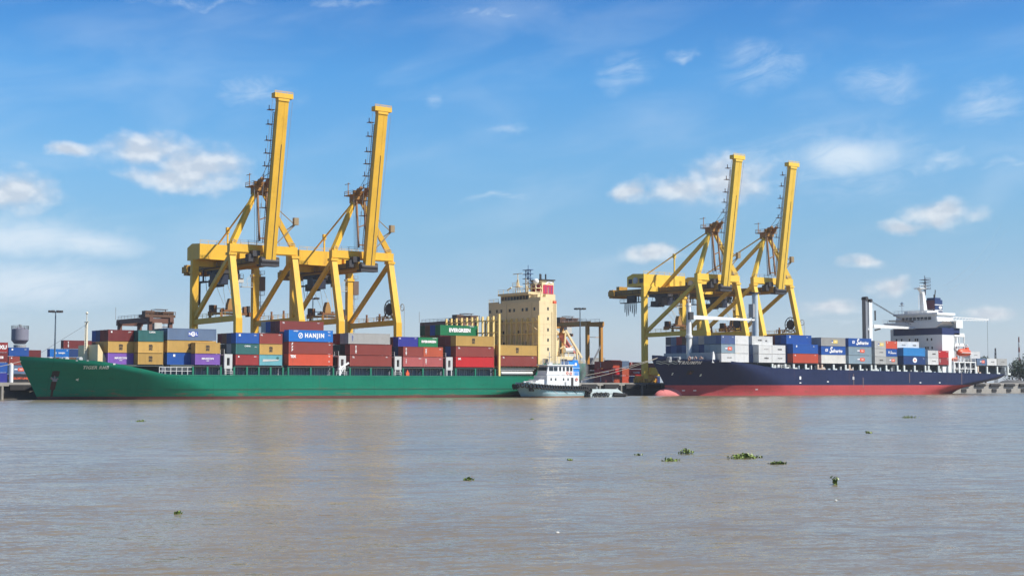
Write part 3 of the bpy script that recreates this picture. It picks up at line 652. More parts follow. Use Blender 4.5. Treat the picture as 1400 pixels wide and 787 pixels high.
# breakwater, foremast, forecastle gear
zf = 7.6
bw = MB().box(-20.0, -19.75, 6.6, 18.6, zf, 12.75)
for y in (6.65, 18.3): bw.prism([(-19.75, zf), (-19.75, 12.75), (-16.9, zf)], 'y', y, y + .25)
for y in range(8, 18, 2): bw.prism([(-19.75, zf), (-19.75, 11.5), (-18.2, zf)], 'y', y, y + .12)
bw.build('breakwater', CREAM, gs)
for y in (8.5, 12.0, 15): MB().box(-20.35, -20.02, y, y + 1.2, zf + .4, zf + 1.5).build('locker', INKR if y > 9 else GREYM, gs)
fm = MB().tube([(-20.4, 12.6, zf), (-20.4, 12.6, 18.2)], .42, 10, .26).tube([(-20.4, 12.6, 18), (-20.4, 12.6, 20.3)], .10, 6)
fm.bar((-20.4, 11.4, 18.1), (-20.4, 13.8, 18.1), .22); fm.ladder((-20.9, 12.2, zf), (-20.7, 12.3, 18), .4, .05)
fm.ball((-20.4, 12.6, 20.2), .3)
fm.build('foremast', paint('pale cream mast', (.68, .62, .48), .5, .06), gs)
MB().bar((-20.4, 12.6, 17.6), (-33.5, 13, 9.2), .05).build('forestay_wire', DARK, gs)
for u, y in ((-30, 10), (-27, 8), (-26, 13), (-24, 7.4)):
    w = MB().box(u - .7, u + .7, y - .5, y + .5, zf + .6, zf + 1.3).tube([(u, y - .9, zf + 1.8), (u, y + .9, zf + 1.8)], .45, 10); w.build('winch', LGREY, gs)
# hatch coaming, covers, pillars, lashing towers
MB().box(-6, 104.4, 2.7, 23.4, 5.4, 7.7).build('hatch_coaming', COAM, gs)
for x0, x1 in ((-18.2, -5.3), (-4.7, 8.4), (11.8, 25), (26.2, 39.3), (43.4, 56.9), (60, 73), (76.8, 90), (91.8, 105)): MB().box(x0, x1, .75 if x0 > -6 else 3.2 if x0 < -10 else .75, 25.2 if x0 > -6 else 23, 7.72, 8.15).build('hatch_cover', paint('hatch cover steel', (.06, .075, .07), .7, .3, rust=.5), gs)
st_ = MB()
for i in range(150):
    x = -5.6 + i*.735
    if i % 3: st_.box(x, x + .09, 2.5, 2.69, 5.5, 7.6)
st_.build('coaming_stay', LGREY, gs)
for x in (.9, 4.6, 8.1, 11.6, 15, 18.2, 21.4, 24.8, 26.3, 32.6, 39.1, 44, 50.2, 56.7, 60.1, 66.3, 72.9, 76.9, 83.4, 90.1, 91.7):
    MB().box(x - .22, x + .22, .35, .8, 5.45, 7.72).bar((x, .5, 7.5), (x, 2.4, 6.9), .2).build('pillar', GRNP, gs)
for x in (10.1, 41.8, 58.6, 74.9):
    t = MB().box(x - 1.05, x - .38, .55, 1.1, 7.3, 10.8).box(x + .38, x + 1.05, .55, 1.1, 7.3, 10.8).box(x - .38, x + .38, .55, 1.1, 7.3, 8.1).box(x - .38, x + .38, .55, 1.1, 9.9, 10.8)
    t.box(x - 1.05, x - .85, 1.1, 24, 10.5, 10.8).box(x + .85, x + 1.05, 1.1, 24, 10.5, 10.8); t.box(x - .9, x - .6, .6, 1.0, 5.4, 7.3).box(x + .6, x + .9, .6, 1.0, 5.4, 7.3)
    t.rail([(x - 1, .8, 10.8), (x - 1, 9, 10.8)]); t.build('lashing_bridge', LGREY, gs)
    for y in (9, 16): MB().box(x - .9, x + .9, y, y + .4, 5.5, 10.6).build('lashing_frame', DARK, gs)
rl = MB().rail([(-7.5, .6, 5.6), (1.0, .6, 5.6)], 2.0, 1.5, .08).rail([(9.2, .4, 5.7), (11.2, .4, 5.7)]).rail([(40, .4, 5.7), (43, .4, 5.7)]).rail([(57.3, .4, 5.7), (59.6, .4, 5.7)])
rl.box(-5, .8, 1.4, 2.4, 7.0, 7.75); rl.build('deck_railing', LGREY, gs)
dv = MB().bar((41.0, .6, 5.5), (41.2, .6, 8.2), .5).bar((41.1, .6, 7.6), (43.6, .5, 9.0), .4).bar((41.2, .6, 6.0), (42.6, .5, 8.3), .22).box(40.6, 41.6, .3, 1, 7.2, 7.7); dv.build('davit', WHITE, gs)
MB().box(61, 62, .4, .9, 5.5, 6.6).prism([(61.1, 6.6), (61.9, 6.6), (61.5, 7.4)], 'y', .45, .8).build('lifebuoy_locker', INKR, gs)
MB().tube([(92.5, 1.2, 6.6), (103.5, 1.2, 6.6)], .5, 12).build('cargo_pipe', LGREY, gs)
MB().box(92, 104, .9, 2.0, 7.4, 7.7).build('walkway', LGREY, gs)
# cell guides
for u, y0 in ((91.3, 0), (105.25, 0)):
    cg = MB()
    for z in (17.6, 20.9):
        cg.box(u - .1, u + .1, .4, 25.6, z, z + .32)
    for k in range(10): cg.bar((u, .5 + 2.5*k, 20.9), (u - .6, .5 + 2.5*k, 21.8), .12)
    c_ = cg.build('cell_guide', GUIDE, gs)
    for k in range(11):
        y = .35 + 2.5*k
        MB().box(u - .28, u + .28, y - .17 - .18*(k == 0 and u < 100), y + .17, 5.6, 22.3 + .5*(k == 0)).build('guide_post', GUIDE, c_)
b_ = MB()
for z in (8.6, 11.8, 14.9): b_.bar((105.1, .4, z), (105.1, 2.4, z), .22)
b_.bar((105.2, .5, 15), (105.2, 7, 11.6), .2).bar((105.2, .5, 18.5), (105.2, 5, 20.8), .2).build('guide_bracket', CREAM, gs)
# accommodation
sp = MB().box(106, 112.3, 1, 24.8, 8.2, 26.3).box(106, 110.0, 1, 24.8, 26.3, 26.95).box(106, 106.25, 19.9, 24.8, 26.95, 27.4)
sp.box(112.3, 119.6, 1.6, 24.4, 8.2, 11.4).box(105.98, 106, 1, 24.8, 17.5, 17.62)
sp.box(112.3, 117.5, 6, 20, 11.4, 17)
house = sp.build('deckhouse', CREAM, gs)
for z, ys in ((24.7, (23.6, 20.3, 18.2, 14.1, 12.1, 8.2, 6.2, 2.8)), (21.5, (23.4, 20.5, 18, 13.5, 8.5, 6.2)), (18.4, (23.4, 17.2, 13.6, 10.2, 6.4)), (15.2, (22, 17, 13.6, 8.2, 6.3)), (12.2, (20, 13, 8))):
    for i, y in enumerate(ys): MB().box(105.93, 105.99, y, y + (.75 if i % 3 else .95), z - .45, z + .45).build('window', GLASS, house)
hl = MB().ladder((111.6, .9, 8.3), (111.6, .9, 26.2), .5, .045).tube([(110.6, .93, 8.2), (110.6, .93, 24)], .09, 6).tube([(105.9, 16, 11), (105.9, 16, 26.8)], .08, 6).tube([(105.9, 4.4, 10), (105.9, 4.4, 26.8)], .09, 6)
for z in (11.6, 14.6, 17.5, 20.5, 23.5): hl.box(106, 112.25, .965, 1.02, z, z + .07).box(105.96, 106.02, 1, 24.8, z, z + .07)
hl.rail([(110.2, 1.1, 26.3), (112.2, 1.1, 26.3)]).rail([(112.2, 1.1, 26.3), (112.2, 20, 26.3)]).rail([(106.1, 20.2, 27.4), (106.1, 24.7, 27.4)], .9)
hl.rail([(112.4, 1.7, 11.4), (119.5, 1.7, 11.4)]).bar((110.8, 3, 27), (110.8, 3, 31), .1).bar((107.5, 2.2, 28.1), (107.5, 2.2, 29.4), .16)
hl.build('ladder_and_rails', CREAM, house)
for z in (24.8, 22, 18.9, 16, 13.4): MB().box(108.9, 109.4, .93, .99, z - .42, z + .42).build('window', GLASS, house)
for x0, x1 in ((107.2, 109.2), (114.2, 116.6)): MB().box(x0, x1, .93 if x0 < 110 else 1.53, .99 if x0 < 110 else 1.59, 9.0, 10.7).build('deck_opening', DARK, house)
wh = MB().box(106.8, 110.6, 6.5, 20.0, 26.95, 29.1).box(106.2, 111, 6.2, 20.6, 29.1, 29.75).box(106.6, 110, 1.2, 6.5, 26.95, 28.1).box(107.4, 110.4, 3.5, 6.5, 28.1, 29.0)
wh.rail([(106.3, 6.4, 29.75), (106.3, 20.4, 29.75)]).rail([(106.7, 1.2, 28.1), (106.7, 6.4, 28.1)])
w_ = wh.build('wheelhouse', CREAM, gs)
for k in range(9): MB().box(106.74, 106.79, 7.0 + 1.42*k, 8.2 + 1.42*k, 27.7, 28.8).build('bridge_window', GLASS, w_)
rm = MB()
for x, y in ((107.2, 12.4), (108.2, 12.4), (107.2, 13.6), (108.2, 13.6)): rm.bar((x, y, 29.7), (107.7, 13 + (y - 13)*.4, 33.6), .14)
rm.bar((107.7, 13, 33), (107.7, 13, 35.3), .16).bar((107.7, 10.9, 35.3), (107.7, 15.2, 35.3), .18).box(106.9, 108.5, 11.6, 14.4, 31.5, 31.65).rail([(106.9, 11.6, 31.6), (106.9, 14.4, 31.6)])
rm.bar((107.7, 9, 29.7), (107.7, 9, 32), .12).bar((107.7, 16, 31.5), (107.7, 18, 30.8), .3).bar((109, 10, 29.7), (109, 10, 33.5), .1).bar((109.5, 11.5, 29.7), (109.5, 11.5, 34), .1)
rm.build('radar_mast', CREAM, gs)
bm_ = MB()
for x, y in ((111.0, 12.5), (112, 12.5), (111, 13.6), (112, 13.6)): bm_.bar((x, y, 26.3), (x, y, 36.6), .14)
for z in (31.2, 32.6, 34, 35.3, 36.5): bm_.box(110.8, 112.2, 11.4, 14.8, z, z + .16)
for z in (31.2, 32.6, 34, 35.3): bm_.bar((111, 12.5, z), (112, 12.5, z + 1.3), .1).bar((111, 12.5, z), (111, 13.6, z + 1.3), .1)
bm_.bar((111.5, 13, 36.6), (111.5, 13, 38), .12).build('signal_mast', paint('blue mast', (.05, .09, .22), .5), gs)
MB().ball((111.4, 9.2, 33.0), .85).tube([(111.4, 9.2, 29), (111.4, 9.2, 32.3)], .16).build('radar_dome', WHITE, gs, smooth=True)
rd = MB()
for x in (110.4, 112.2):
    for y in (8.2, 10.2, 12.0): rd.bar((x, y, 26.3), (x, y, 31.8), .16)
rd.box(110.2, 112.4, 7.8, 12.4, 31.0, 31.2).rail([(110.3, 7.9, 29), (112.3, 7.9, 29)]).rail([(110.3, 7.9, 31.2), (110.3, 12.3, 31.2)]).build('mast_platform', CREAM, gs)
fu = MB().box(112.6, 117.0, 8, 13, 17, 33.4).box(109.5, 113, 2.4, 7, 26.3, 29.0)
fn = fu.build('funnel', CREAM, gs)
FRED = paint('funnel red', (.50, .035, .075), .5, .1)
MB().box(113.0, 116.8, 7.93, 7.98, 29.5, 32.1).build('funnel_panel', FRED, fn)
MB().box(112.5, 112.57, 8.2, 12.8, 29.5, 32.1).build('funnel_panel', FRED, fn)
for x in (113.9, 115, 116): MB().box(x, x + .18, 7.87, 7.92, 29.7, 31.7).build('panel_stripe', paint('violet stripe', (.20, .08, .30), .5), fn)
MB().prism([(113.6, 32.2), (114.8, 33.3), (116.6, 33.2), (116.2, 32.5), (115, 32.9), (114.2, 32.2)], 'y', 7.88, 7.97).build('funnel_emblem', INKW, fn)
MB().box(112.3, 117.3, 7.6, 13.4, 33.4, 33.7).build('funnel_cap', DARK, fn)
for x, y in ((113.5, 10), (114.6, 11), (115.6, 10)): MB().tube([(x, y, 33.7), (x, y, 35.4)], .22, 8).build('exhaust_pipe', DARK, fn)
MB().box(111.2, 112.2, .9, 1.4, 26.35, 27.1).build('lifebuoy_box', INKR, gs)
PINK = paint('faded red steel', (.52, .16, .13), .6, .15, rust=.4)
cr_ = MB()
for y in (4.6, 8.6):
    cr_.bar((118.6, y, 19.0), (124.6, y, 11.2), .55).bar((117.6, y, 8.3), (118.6, y, 19.0), .4).bar((117.8, y, 12.6), (121.6, y, 14.9), .3).bar((122.6, y, 13.6), (123.2, y, 8.3), .45).bar((117.6, y, 18.4), (119, y, 18.9), .4)
lr = cr_.build('lifeboat_ramp', CREAM, gs)
MB().bar((118.4, 6.4, 17.4), (123.4, 6.4, 11.8), 1.5, 1.0).bar((118, 4.5, 15), (122, 4.4, 12.4), .35).build('ramp_cradle', PINK, lr)
MB().box(118.8, 119.9, 5, 8, 17.6, 18.5).build('ramp_winch', BROWN, lr)
MB().tube([(117.6, 4, 13.2), (120.4, 4, 13.2)], .8, 10).box(117.4, 121.6, 3.6, 9, 11.4, 12.3).build('aft_tank', LGREY, gs)
af = MB().rail([(113, 1.7, 11.4), (119.4, 1.7, 11.4)]).rail([(105.4, .5, 9.3), (125.4, 3.8, 9.4)]).box(121.5, 122.3, 3.4, 4.4, 8.3, 10.6).box(123.6, 124.6, 4, 5, 8.3, 10.2).tube([(120.4, 3, 8.3), (120.4, 3, 10.8)], .4, 8).bar((122.9, 3.6, 8.3), (122.9, 3.6, 12.3), .18)
af.build('aft_fittings', CREAM, gs)

# ------------------------------------------------------------------ dark blue container ship
ts = thing('container_ship', 'dark blue container ship with red bottom, white bridge and white deck cranes', 'container ship', (245, 13, 0))
th = Hull(13, 13, lambda z: 165.6 - max(0, z - 3.2)*.70 if z > 3.2 else 165.6, interp([(-1.5, 308), (0, 312), (2, 317), (3.5, 324), (5.5, 331.5), (7, 332.6), (12, 332.6)]),
          lambda z: lerp(48, 24, (z - 1) / 10), lambda z: lerp(40, 7, (z - 1) / 6), 1.85,
          interp([(159, 12.7), (164, 12.4), (166.5, 11.9), (169, 11.35), (178, 11.2), (190, 10.1), (201, 8.8), (215, 8.45), (260, 8.05), (300, 7.6), (320, 7.35), (333, 7.2)]),
          interp([(159, 10.7), (178, 10.3), (190, 9.4), (201, 8.3), (215, 8.1), (260, 7.75), (300, 7.3), (320, 7.05), (333, 6.9)]), lambda z: lerp(0, .55, (z - 3) / 3))
auto_smooth(th.grid(3.25, None, 14).build('hull', NAVYH, ts), 40)
auto_smooth(th.grid(-1.5, 3.25, 5).build('boot_topping', BOOTR, ts), 40)
th.plate().build('deck', DECKG, ts)
MB().ball((169.6, 13, -.3), 8.3, 2.5, 2.95, 28, 18).build('bulbous_bow', BULBR, ts, smooth=True)
me = text_mesh('TRIUMPH', 1.25, .045, 0, 1.2); me.materials.append(INKW); th.print_on(me, 169.7, 10.15, ts, 'ship_name')
PALEG = paint('pale green line', (.48, .58, .58), .6, .1)
th.strip([(161.2 + .25*i, 10.55 + .10*math.sin(i*.9)) for i in range(23)], .17, PALEG, ts, 'bow_stripe'); th.strip([(161.4 + .25*i, 9.95 + .12*math.sin(i*.9 + .6)) for i in range(22)], .17, PALEG, ts, 'bow_stripe')
ua, za = 171.2, 7.1; ya = th.vc - th.hb(ua, za)
MB().bar((ua, ya - .2, za + .6), (ua + .2, ya - .1, za - .5), .3).bar((ua - .6, ya - .2, za - .3), (ua + .7, ya - .2, za), .3).build('anchor', RUSTA, ts)
th.strip([(ua - .9, za), (ua, za + .1), (ua + .9, za)], 1.3, paint('anchor pocket', (.02, .018, .02), .8), ts, 'anchor_pocket')
for s_, u, z in (('S', 166.6, 6.7), ('8', 174.6, 6.3)):
    me = text_mesh(s_, 1.0, .04); me.materials.append(INKG); th.print_on(me, u, z, ts, 'thruster_mark')
for u, z in ((171, 1.6), (174.4, 1.6), (195, 1.9), (213.5, 4.0), (227, 4.4), (276, 4.1), (287, 4.1)): th.strip([(u - .45, z), (u + .45, z)], .3, INKW, ts, 'draft_mark')
for u in (213.5, 240): th.strip([(u - .4, 5.6), (u + .4, 5.6)], 1.0, INKW, ts, 'load_mark')
for u, z0_, z1_ in ((245, 2.4, 5.8), (240.1, 3.3, 7), (270, 4, 7.4), (300, 3.5, 7.4)): th.strip([(u - .12, (z0_ + z1_)/2), (u + .12, (z0_ + z1_)/2)], z1_ - z0_, paint('pale scuff', (.25, .17, .15), .7), ts, 'rust_run')
gl = MB()                                                                   # forecastle gear and breakwater
for u, y in ((164, 9.4), (166.6, 8), (168.5, 11), (171, 7), (173, 9), (175, 6)): gl.tube([(u, y - .8, 11.6), (u, y + .8, 11.6)], .5, 10).box(u - .6, u + .6, y - .6, y + .6, 10.4, 11.5)
gl.build('mooring_winch', GREYM, ts)
rr = MB()
for u in (169, 171.6, 174): rr.torus((u, 5.6, 11.5), .5, .18, 'x', 12, 6)
rr.build('roller_fairlead', paint('salmon fairlead', (.55, .35, .28), .6, .1), ts)
MB().prism([(175.6, 10.2), (176.0, 13.7), (176.3, 13.7), (177.5, 10.2)], 'y', 2.2, 2.6).build('breakwater_wing', WHITE, ts)
MB().box(175.7, 176.0, 2.6, 24, 10.2, 13.4).build('breakwater', paint('pale blue grey plate', (.30, .36, .42), .6, .1), ts)
PBLUE = paint('pale blue-grey crane paint', (.42, .50, .56), .5, .08, streak=.25)
def deck_crane(u, top, jib, tipz, hz, m, r):
    """post, cab, jib lying level and the luffing wires"""
    p = MB().tube([(u, 13, 9.5), (u, 13, 18.5)], r*1.05, 14).tube([(u, 13, 18.5), (u, 13, top)], r, 14, r*.82).tube([(u, 13, 18.2), (u, 13, 19.0)], r*1.35, 14)
    c = p.build('deck_crane', m, ts)
    auto_smooth(c, 50)
    MB().ladder((u - r - .1, 13, 11), (u - r*.9, 13, top - 1), .5, .05).build('ladder', GREYM, c)
    if jib:
        s = 1 if jib > u else -1
        j = MB().bar((u + s*r, 12.3, hz), (jib, 12.6, tipz), .5, 1.25, .3, .5).bar((u + s*r, 13.7, hz), (jib, 13.4, tipz), .5, 1.25, .3, .5)
        for k in range(9):
            t = k / 9; x = u + s*r + (jib - u - s*r)*t; z = hz + (tipz - hz)*t; j.bar((x, 12.3, z), (x + s*1.4, 13.7, z), .2)
        j.build('jib', m, c)
        MB().tube([(u + s*r, 13, hz - .2), (u + s*(r + 1.6), 13, hz + .1)], .55, 10).box(u - .9, u + .9, 11.7, 12.4, hz - .8, hz + 1.6).build('jib_pivot', DARK, c)
    return c
c1 = deck_crane(176.2, 29.2, 207.6, 24.6, 24.7, WHITE, .85)
MB().tube([(176.2, 13, 29), (176.2, 13, 31.6)], .16).box(175.4, 177, 12.2, 13.8, 28.2, 28.5).bar((175.5, 13, 30), (176.9, 13, 30), .15).build('mast_light', LGREY, c1)
c2 = deck_crane(206.6, 33.2, None, 0, 0, PBLUE, 1.15)
MB().box(205.2, 208, 11.8, 14.2, 33.2, 33.7).build('crane_head', DARK, c2)
MB().box(204.6, 205.5, 12, 14, 25.4, 29.8).rail([(204.4, 11.8, 25.4), (204.4, 14.2, 25.4)]).build('winch_house', GREYM, c2)
c3 = MB().box(264.0, 265.8, 12.2, 13.8, 9, 32.4).box(263.2, 266, 12.3, 13.7, 22.6, 23.2)
c3 = c3.build('deck_crane', WHITE, ts)
MB().box(262.1, 263.2, 12.2, 13.8, 9, 33.2).build('back_post', paint('grey post', (.22, .24, .27), .5), c3)
MB().tube([(262.8, 12, 33.6), (262.8, 14, 33.6)], .75, 12).tube([(265.2, 12, 33), (265.2, 14, 33)], .6, 12).build('crane_head', DARK, c3)
j = MB().bar((266.2, 12.2, 24.0), (293, 12.6, 23.8), .5, 1.25, .3, .55).bar((266.2, 13.8, 24.0), (293, 13.4, 23.8), .5, 1.25, .3, .55)
for k in range(9): j.bar((267 + 2.8*k, 12.2, 24.2), (268.6 + 2.8*k, 13.8, 24.2), .25)
j.build('jib', WHITE, c3)
MB().bar((265.3, 12.6, 33.1), (288, 12.6, 25.2), .09).bar((265.3, 13.4, 33.1), (288, 13.4, 25.2), .09).bar((265.3, 13, 33.3), (284, 13, 26.4), .09).bar((276, 13, 26), (290, 13, 26.3), .3, .5).build('luffing_wire', DARK, c3)
MB().bar((266.8, 12, 22.6), (269.6, 12, 23.1), .5).bar((266.9, 11.9, 26), (266.9, 11.9, 29.5), .4).build('jib_pivot', DARK, c3)
# pillars, and a coaming with the under-deck passage's shade put into its colour
MB().box(190, 331, 3.0, 23, 7, 10.0).build('hatch_coaming', paint('passage shade coaming', (.035, .045, .055), .7, .4), ts)
for x0, x1 in ((177.8, 190.3), (194.3, 207.3), (210.4, 223.1), (224.4, 237), (238.2, 250.5), (252, 264.4), (267.4, 280), (281.1, 293.6), (310, 329.3)): MB().box(x0, x1, .8 if x0 > 192 else 3.4, 25.2 if x0 > 192 else 22.6, 10.05, 10.4).build('hatch_cover', paint('dark hatch steel', (.06, .06, .065), .7, .3, rust=.4), ts)
PILW = paint('white pillar paint', (.66, .70, .68), .5, .1, rust=.5, streak=.4); PILO = paint('rusty pale pillar', (.55, .42, .33), .6, .15, rust=.7)
for i, x in enumerate((200.9, 207.0, 211, 216.8, 222.8, 224.8, 230.6, 236.7, 238.7, 244.2, 250.1, 252.3, 258.0, 264.1, 267.8, 273.6, 279.6, 281.5, 287.3, 293.1, 309.6, 310.6, 316.2, 322.5, 329.2)):
    pm = PILO if i in (4, 5, 8, 21) else PILW
    z0_ = th.deck(x) + .02
    MB().box(x - .36, x + .36, .35, .8, z0_, 10.05).box(x + .4, x + 1.6, .35, .7, z0_, z0_ + .75).build('pillar', pm, ts)
rng = random.Random(5)
for k in range(34):
    x = 202 + k*3.0 + rng.uniform(-1, 1)
    if x > 293: continue
    MB().box(x, x + rng.uniform(.3, 1.1), .9, 1.6, th.deck(x), th.deck(x) + rng.uniform(.5, 1.7)).build('deck_fitting', rng.choice([WHITE, LGREY, GREYM, PBLUE, LGREY]), ts)
# accommodation
hx = 290.3
sp = MB().box(hx, 302.2, 3.4, 23.6, 7, 23.6 - .0).box(302.2, 304.4, 4.5, 21, 7, 20.5)
sp.box(hx + 7, 303.6, .8, 3.4, 20.6, 21.2).box(hx + 7, 303.6, .8, 3.4, 17.2, 17.5).box(hx + 7, 303.4, .9, 1.3, 21.2, 21.9).box(hx + 7.0, 303.6, .9, 1.2, 17.5, 18.3)
for x in (hx + 7.2, hx + 10, 303.2): sp.box(x, x + .3, .9, 1.2, 7.2, 21)
house = sp.build('deckhouse', WHITE, ts)
sh_ = MB().box(hx - .06, 300.6, .9, 22.2, 21.3, 23.7).build('painted_band', paint('navy band', (.018, .03, .11), .5, .08), house)
for z, ys in ((19.6, (20.6, 18.3, 14.8, 12.2, 11.3, 7.0, 5.2)), (16.6, (7.7, 6.8, 5.0)), (14.0, (20, 18, 14, 9, 6))):
    for y in ys: MB().box(hx - .05, hx - .01, y, y + .6, z - .45, z + .45).build('window', GLASS, house)
for x in (hx + 2, hx + 4.2, hx + 6.2): MB().box(x, x + .5, 3.33, 3.39, 18.8, 19.6).build('window', GLASS, house)
MB().box(hx, hx + 7, 1, 3.4, 7, 21.3).build('side_block', WHITE, ts)
MB().torus((hx + 7.8, .7, 16.6), .75, .16, 'y').build('lifebuoy', WHITE, ts)
wg = MB().prism([(-.2, 26.0), (3.2, 23.7), (21.6, 23.7), (26.6, 26.0)], 'x', hx - .9, 297.5)
wg.rail([(hx - .8, -.1, 26), (hx - .8, 26.4, 26)]).rail([(hx - .8, -.1, 26), (297.4, -.1, 26)])
wg.build('bridge_wing', WHITE, ts)
wh = MB().prism([(2.5, 26.0), (3.0, 28.4), (20.4, 28.4), (21, 26)], 'x', hx - .4, 299.5).box(hx - 1.0, 300, 2.2, 21.4, 28.4, 29.2).box(hx + 1, 298, 8, 18, 29.2, 30.2)
wh.rail([(hx - .8, 2.3, 29.2), (hx - .8, 21.2, 29.2)]).box(297.6, 301.6, .2, 5, 23.7, 26.5)
w_ = wh.build('wheelhouse', WHITE, ts)
for k in range(8): MB().box(hx - .48, hx - .42, 5.2 + 1.65*k, 6.5 + 1.65*k, 26.7, 27.7).build('bridge_window', GLASS, w_)
MB().box(hx + 4, hx + 5.4, -.28, -.22, 25.1, 25.8).build('wing_window', GLASS, w_)
mm = MB().bar((295.2, 12.2, 29.2), (294.2, 12.2, 37.6), 1.9, 1.9, 1.3, 1.3).bar((294.4, 12.2, 36.4), (292.2, 12.2, 38.6), 1.0, .8).box(291.4, 295.2, 10.8, 13.6, 38.2, 38.5).bar((292.2, 12.2, 31), (292.2, 12.2, 36), .14)
mm.rail([(291.5, 10.9, 38.5), (295, 10.9, 38.5)]).build('radar_mast', WHITE, ts)
sm = MB().bar((296, 12.2, 36), (296, 12.2, 43.2), .35, .35, .15, .15)
for z in (38.2, 39.4, 40.6, 41.6): sm.box(294.6, 297.4, 10.8, 13.6, z, z + .14).rail([(294.6, 10.8, z), (297.4, 10.8, z)], .7)
sm.bar((294.8, 11, 36), (294.8, 11, 41), .12).bar((297, 13.4, 36), (297, 13.4, 40.6), .12).build('signal_mast', paint('dark mast', (.06, .055, .085), .6), ts)
MB().tube([(288.8 + 2.5, 19, 29.2), (291.3, 19, 33.2)], .1).ball((291.3, 19, 33), .55).bar((291.3, 18, 32.2), (291.3, 20.2, 32.2), .2).build('satellite_mast', WHITE, ts)
FNV = paint('funnel navy', (.018, .04, .13), .45, .08)
fn = MB().prism([(298.6, 9.8), (303.0, 9.8), (303.8, 10.8), (303.8, 13.6), (303.0, 14.6), (298.6, 14.6)], 'z', 26, 34.4).prism([(299.4, 10.4), (302.8, 10.4), (302.8, 14), (299.4, 14)], 'z', 34.4, 35.2).build('funnel', FNV, ts)
for z in (30.4, 32.4): MB().prism([(298.5, 9.7), (303.1, 9.7), (303.9, 10.7), (303.9, 13.7), (303.1, 14.7), (298.5, 14.7)], 'z', z, z + .28).build('funnel_band', WHITE, fn)
MB().prism(disc(301.6, 31.55, .55, rx=.95), 'y', 9.64, 9.71).build('funnel_emblem', INKW, fn)
MB().box(298.44, 298.58, 10, 14.4, 29.6, 34.2).build('funnel_front', paint('funnel front maroon', (.075, .02, .032), .5), fn)
MB().bar((301.4, 12, 34.4), (301.9, 12, 38.2), .25).tube([(300.4, 11.4, 35), (300.4, 11.4, 36.4)], .3).build('exhaust_pipe', DARK, fn)
aj = MB()
for y in (12.4, 13.6): aj.bar((304, y, 27.2), (335.3, y, 27.9), .2).bar((304, y, 28.7), (335.3, y, 28.2), .2)
for k in range(16): aj.bar((304 + 1.95*k, 12.4, 27.2), (305.95 + 1.95*k, 12.4, 28.6), .14).bar((304 + 1.95*k, 13.6, 28.6), (305.95 + 1.95*k, 12.4, 28.5), .12)
aj.bar((309, 13, 7), (309, 13, 30), 1.0).box(307.6, 310.2, 11.6, 14.4, 25.6, 29)
aj.build('stern_crane', WHITE, ts)
MB().bar((335.2, 13, 27.9), (335.2, 13, 12), .07).build('hoist_wire', DARK, ts)
# boat deck frames
bd = MB()
for x in (296.2, 299.2, 302.6, 306.0, 309.0): bd.bar((x, .5, 7.2), (x, .5, 11.6), .45)
bd.box(296, 309.3, .4, 3.4, 11.3, 11.7).box(296, 309.3, .4, .8, 9.0, 9.25).rail([(296, .5, 11.7), (309.2, .5, 11.7)])
for x in (300.6, 305.2): bd.bar((x, 3.2, 11.6), (x, 2.6, 17), .45).bar((x, 2.6, 17), (x, .9, 17.8), .35).bar((x, .9, 17.8), (x, .9, 16.6), .15)
for k in range(7): bd.bar((300 + k*1.1, .9, 7.4), (301.1 + k*1.1, .9, 9.0 + (k % 2)), .2)
bd.build('boat_deck', WHITE, ts)
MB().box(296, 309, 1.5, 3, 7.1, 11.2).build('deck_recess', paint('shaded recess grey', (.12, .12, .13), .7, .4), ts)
MB().rail([(330, .8, 7.2), (332.3, 4, 7.2)]).rail([(203, .3, 8.6), (209, .3, 8.5)]).build('deck_railing', WHITE, ts)

def lifeboat(loc, L, w, h, m, label, canopy):
    t = thing('lifeboat', label, 'lifeboat', loc)
    x, y, z = loc
    n = 18; vs_ = []
    for i in range(n + 1):
        a = i / n; k = (1 - abs(2*a - 1)**2.6)**.5 if 0 < i < n else .05
        for j in range(13):
            b = math.pi * j / 6
            vs_.append((x + (a - .5)*L, y + math.cos(b)*w/2*k, z + h*.42 + math.sin(b)*h*(.5 if math.sin(b) > 0 else .42)*(k**.6)))
    mb = MB().add(vs_, [(i*13+j, (i+1)*13+j, (i+1)*13+j+1, i*13+j+1) for i in range(n) for j in range(12)])
    mb.build('boat_hull', m, t, smooth=True)
    MB().box(x + L*.12, x + L*.3, y - w*.2, y + w*.2, z + h*.8, z + h*1.08).build('conning_tower', m, t)
    MB().box(x - L*.42, x + L*.42, y - w*.52, y - w*.49, z + h*.40, z + h*.47).build('fender_strip', canopy, t)
    return t
ORG = paint('lifeboat orange', (.62, .085, .025), .4, .08)
lifeboat((302.9, .9, 13.6), 7.6, 2.7, 3.0, ORG, 'large orange enclosed lifeboat hanging beside the white bridge block', INKW)
lifeboat((297.6, 1.3, 11.75), 4.2, 1.7, 1.5, paint('rescue boat orange', (.58, .10, .03), .5), 'small orange rescue boat on the white boat deck', DARK)

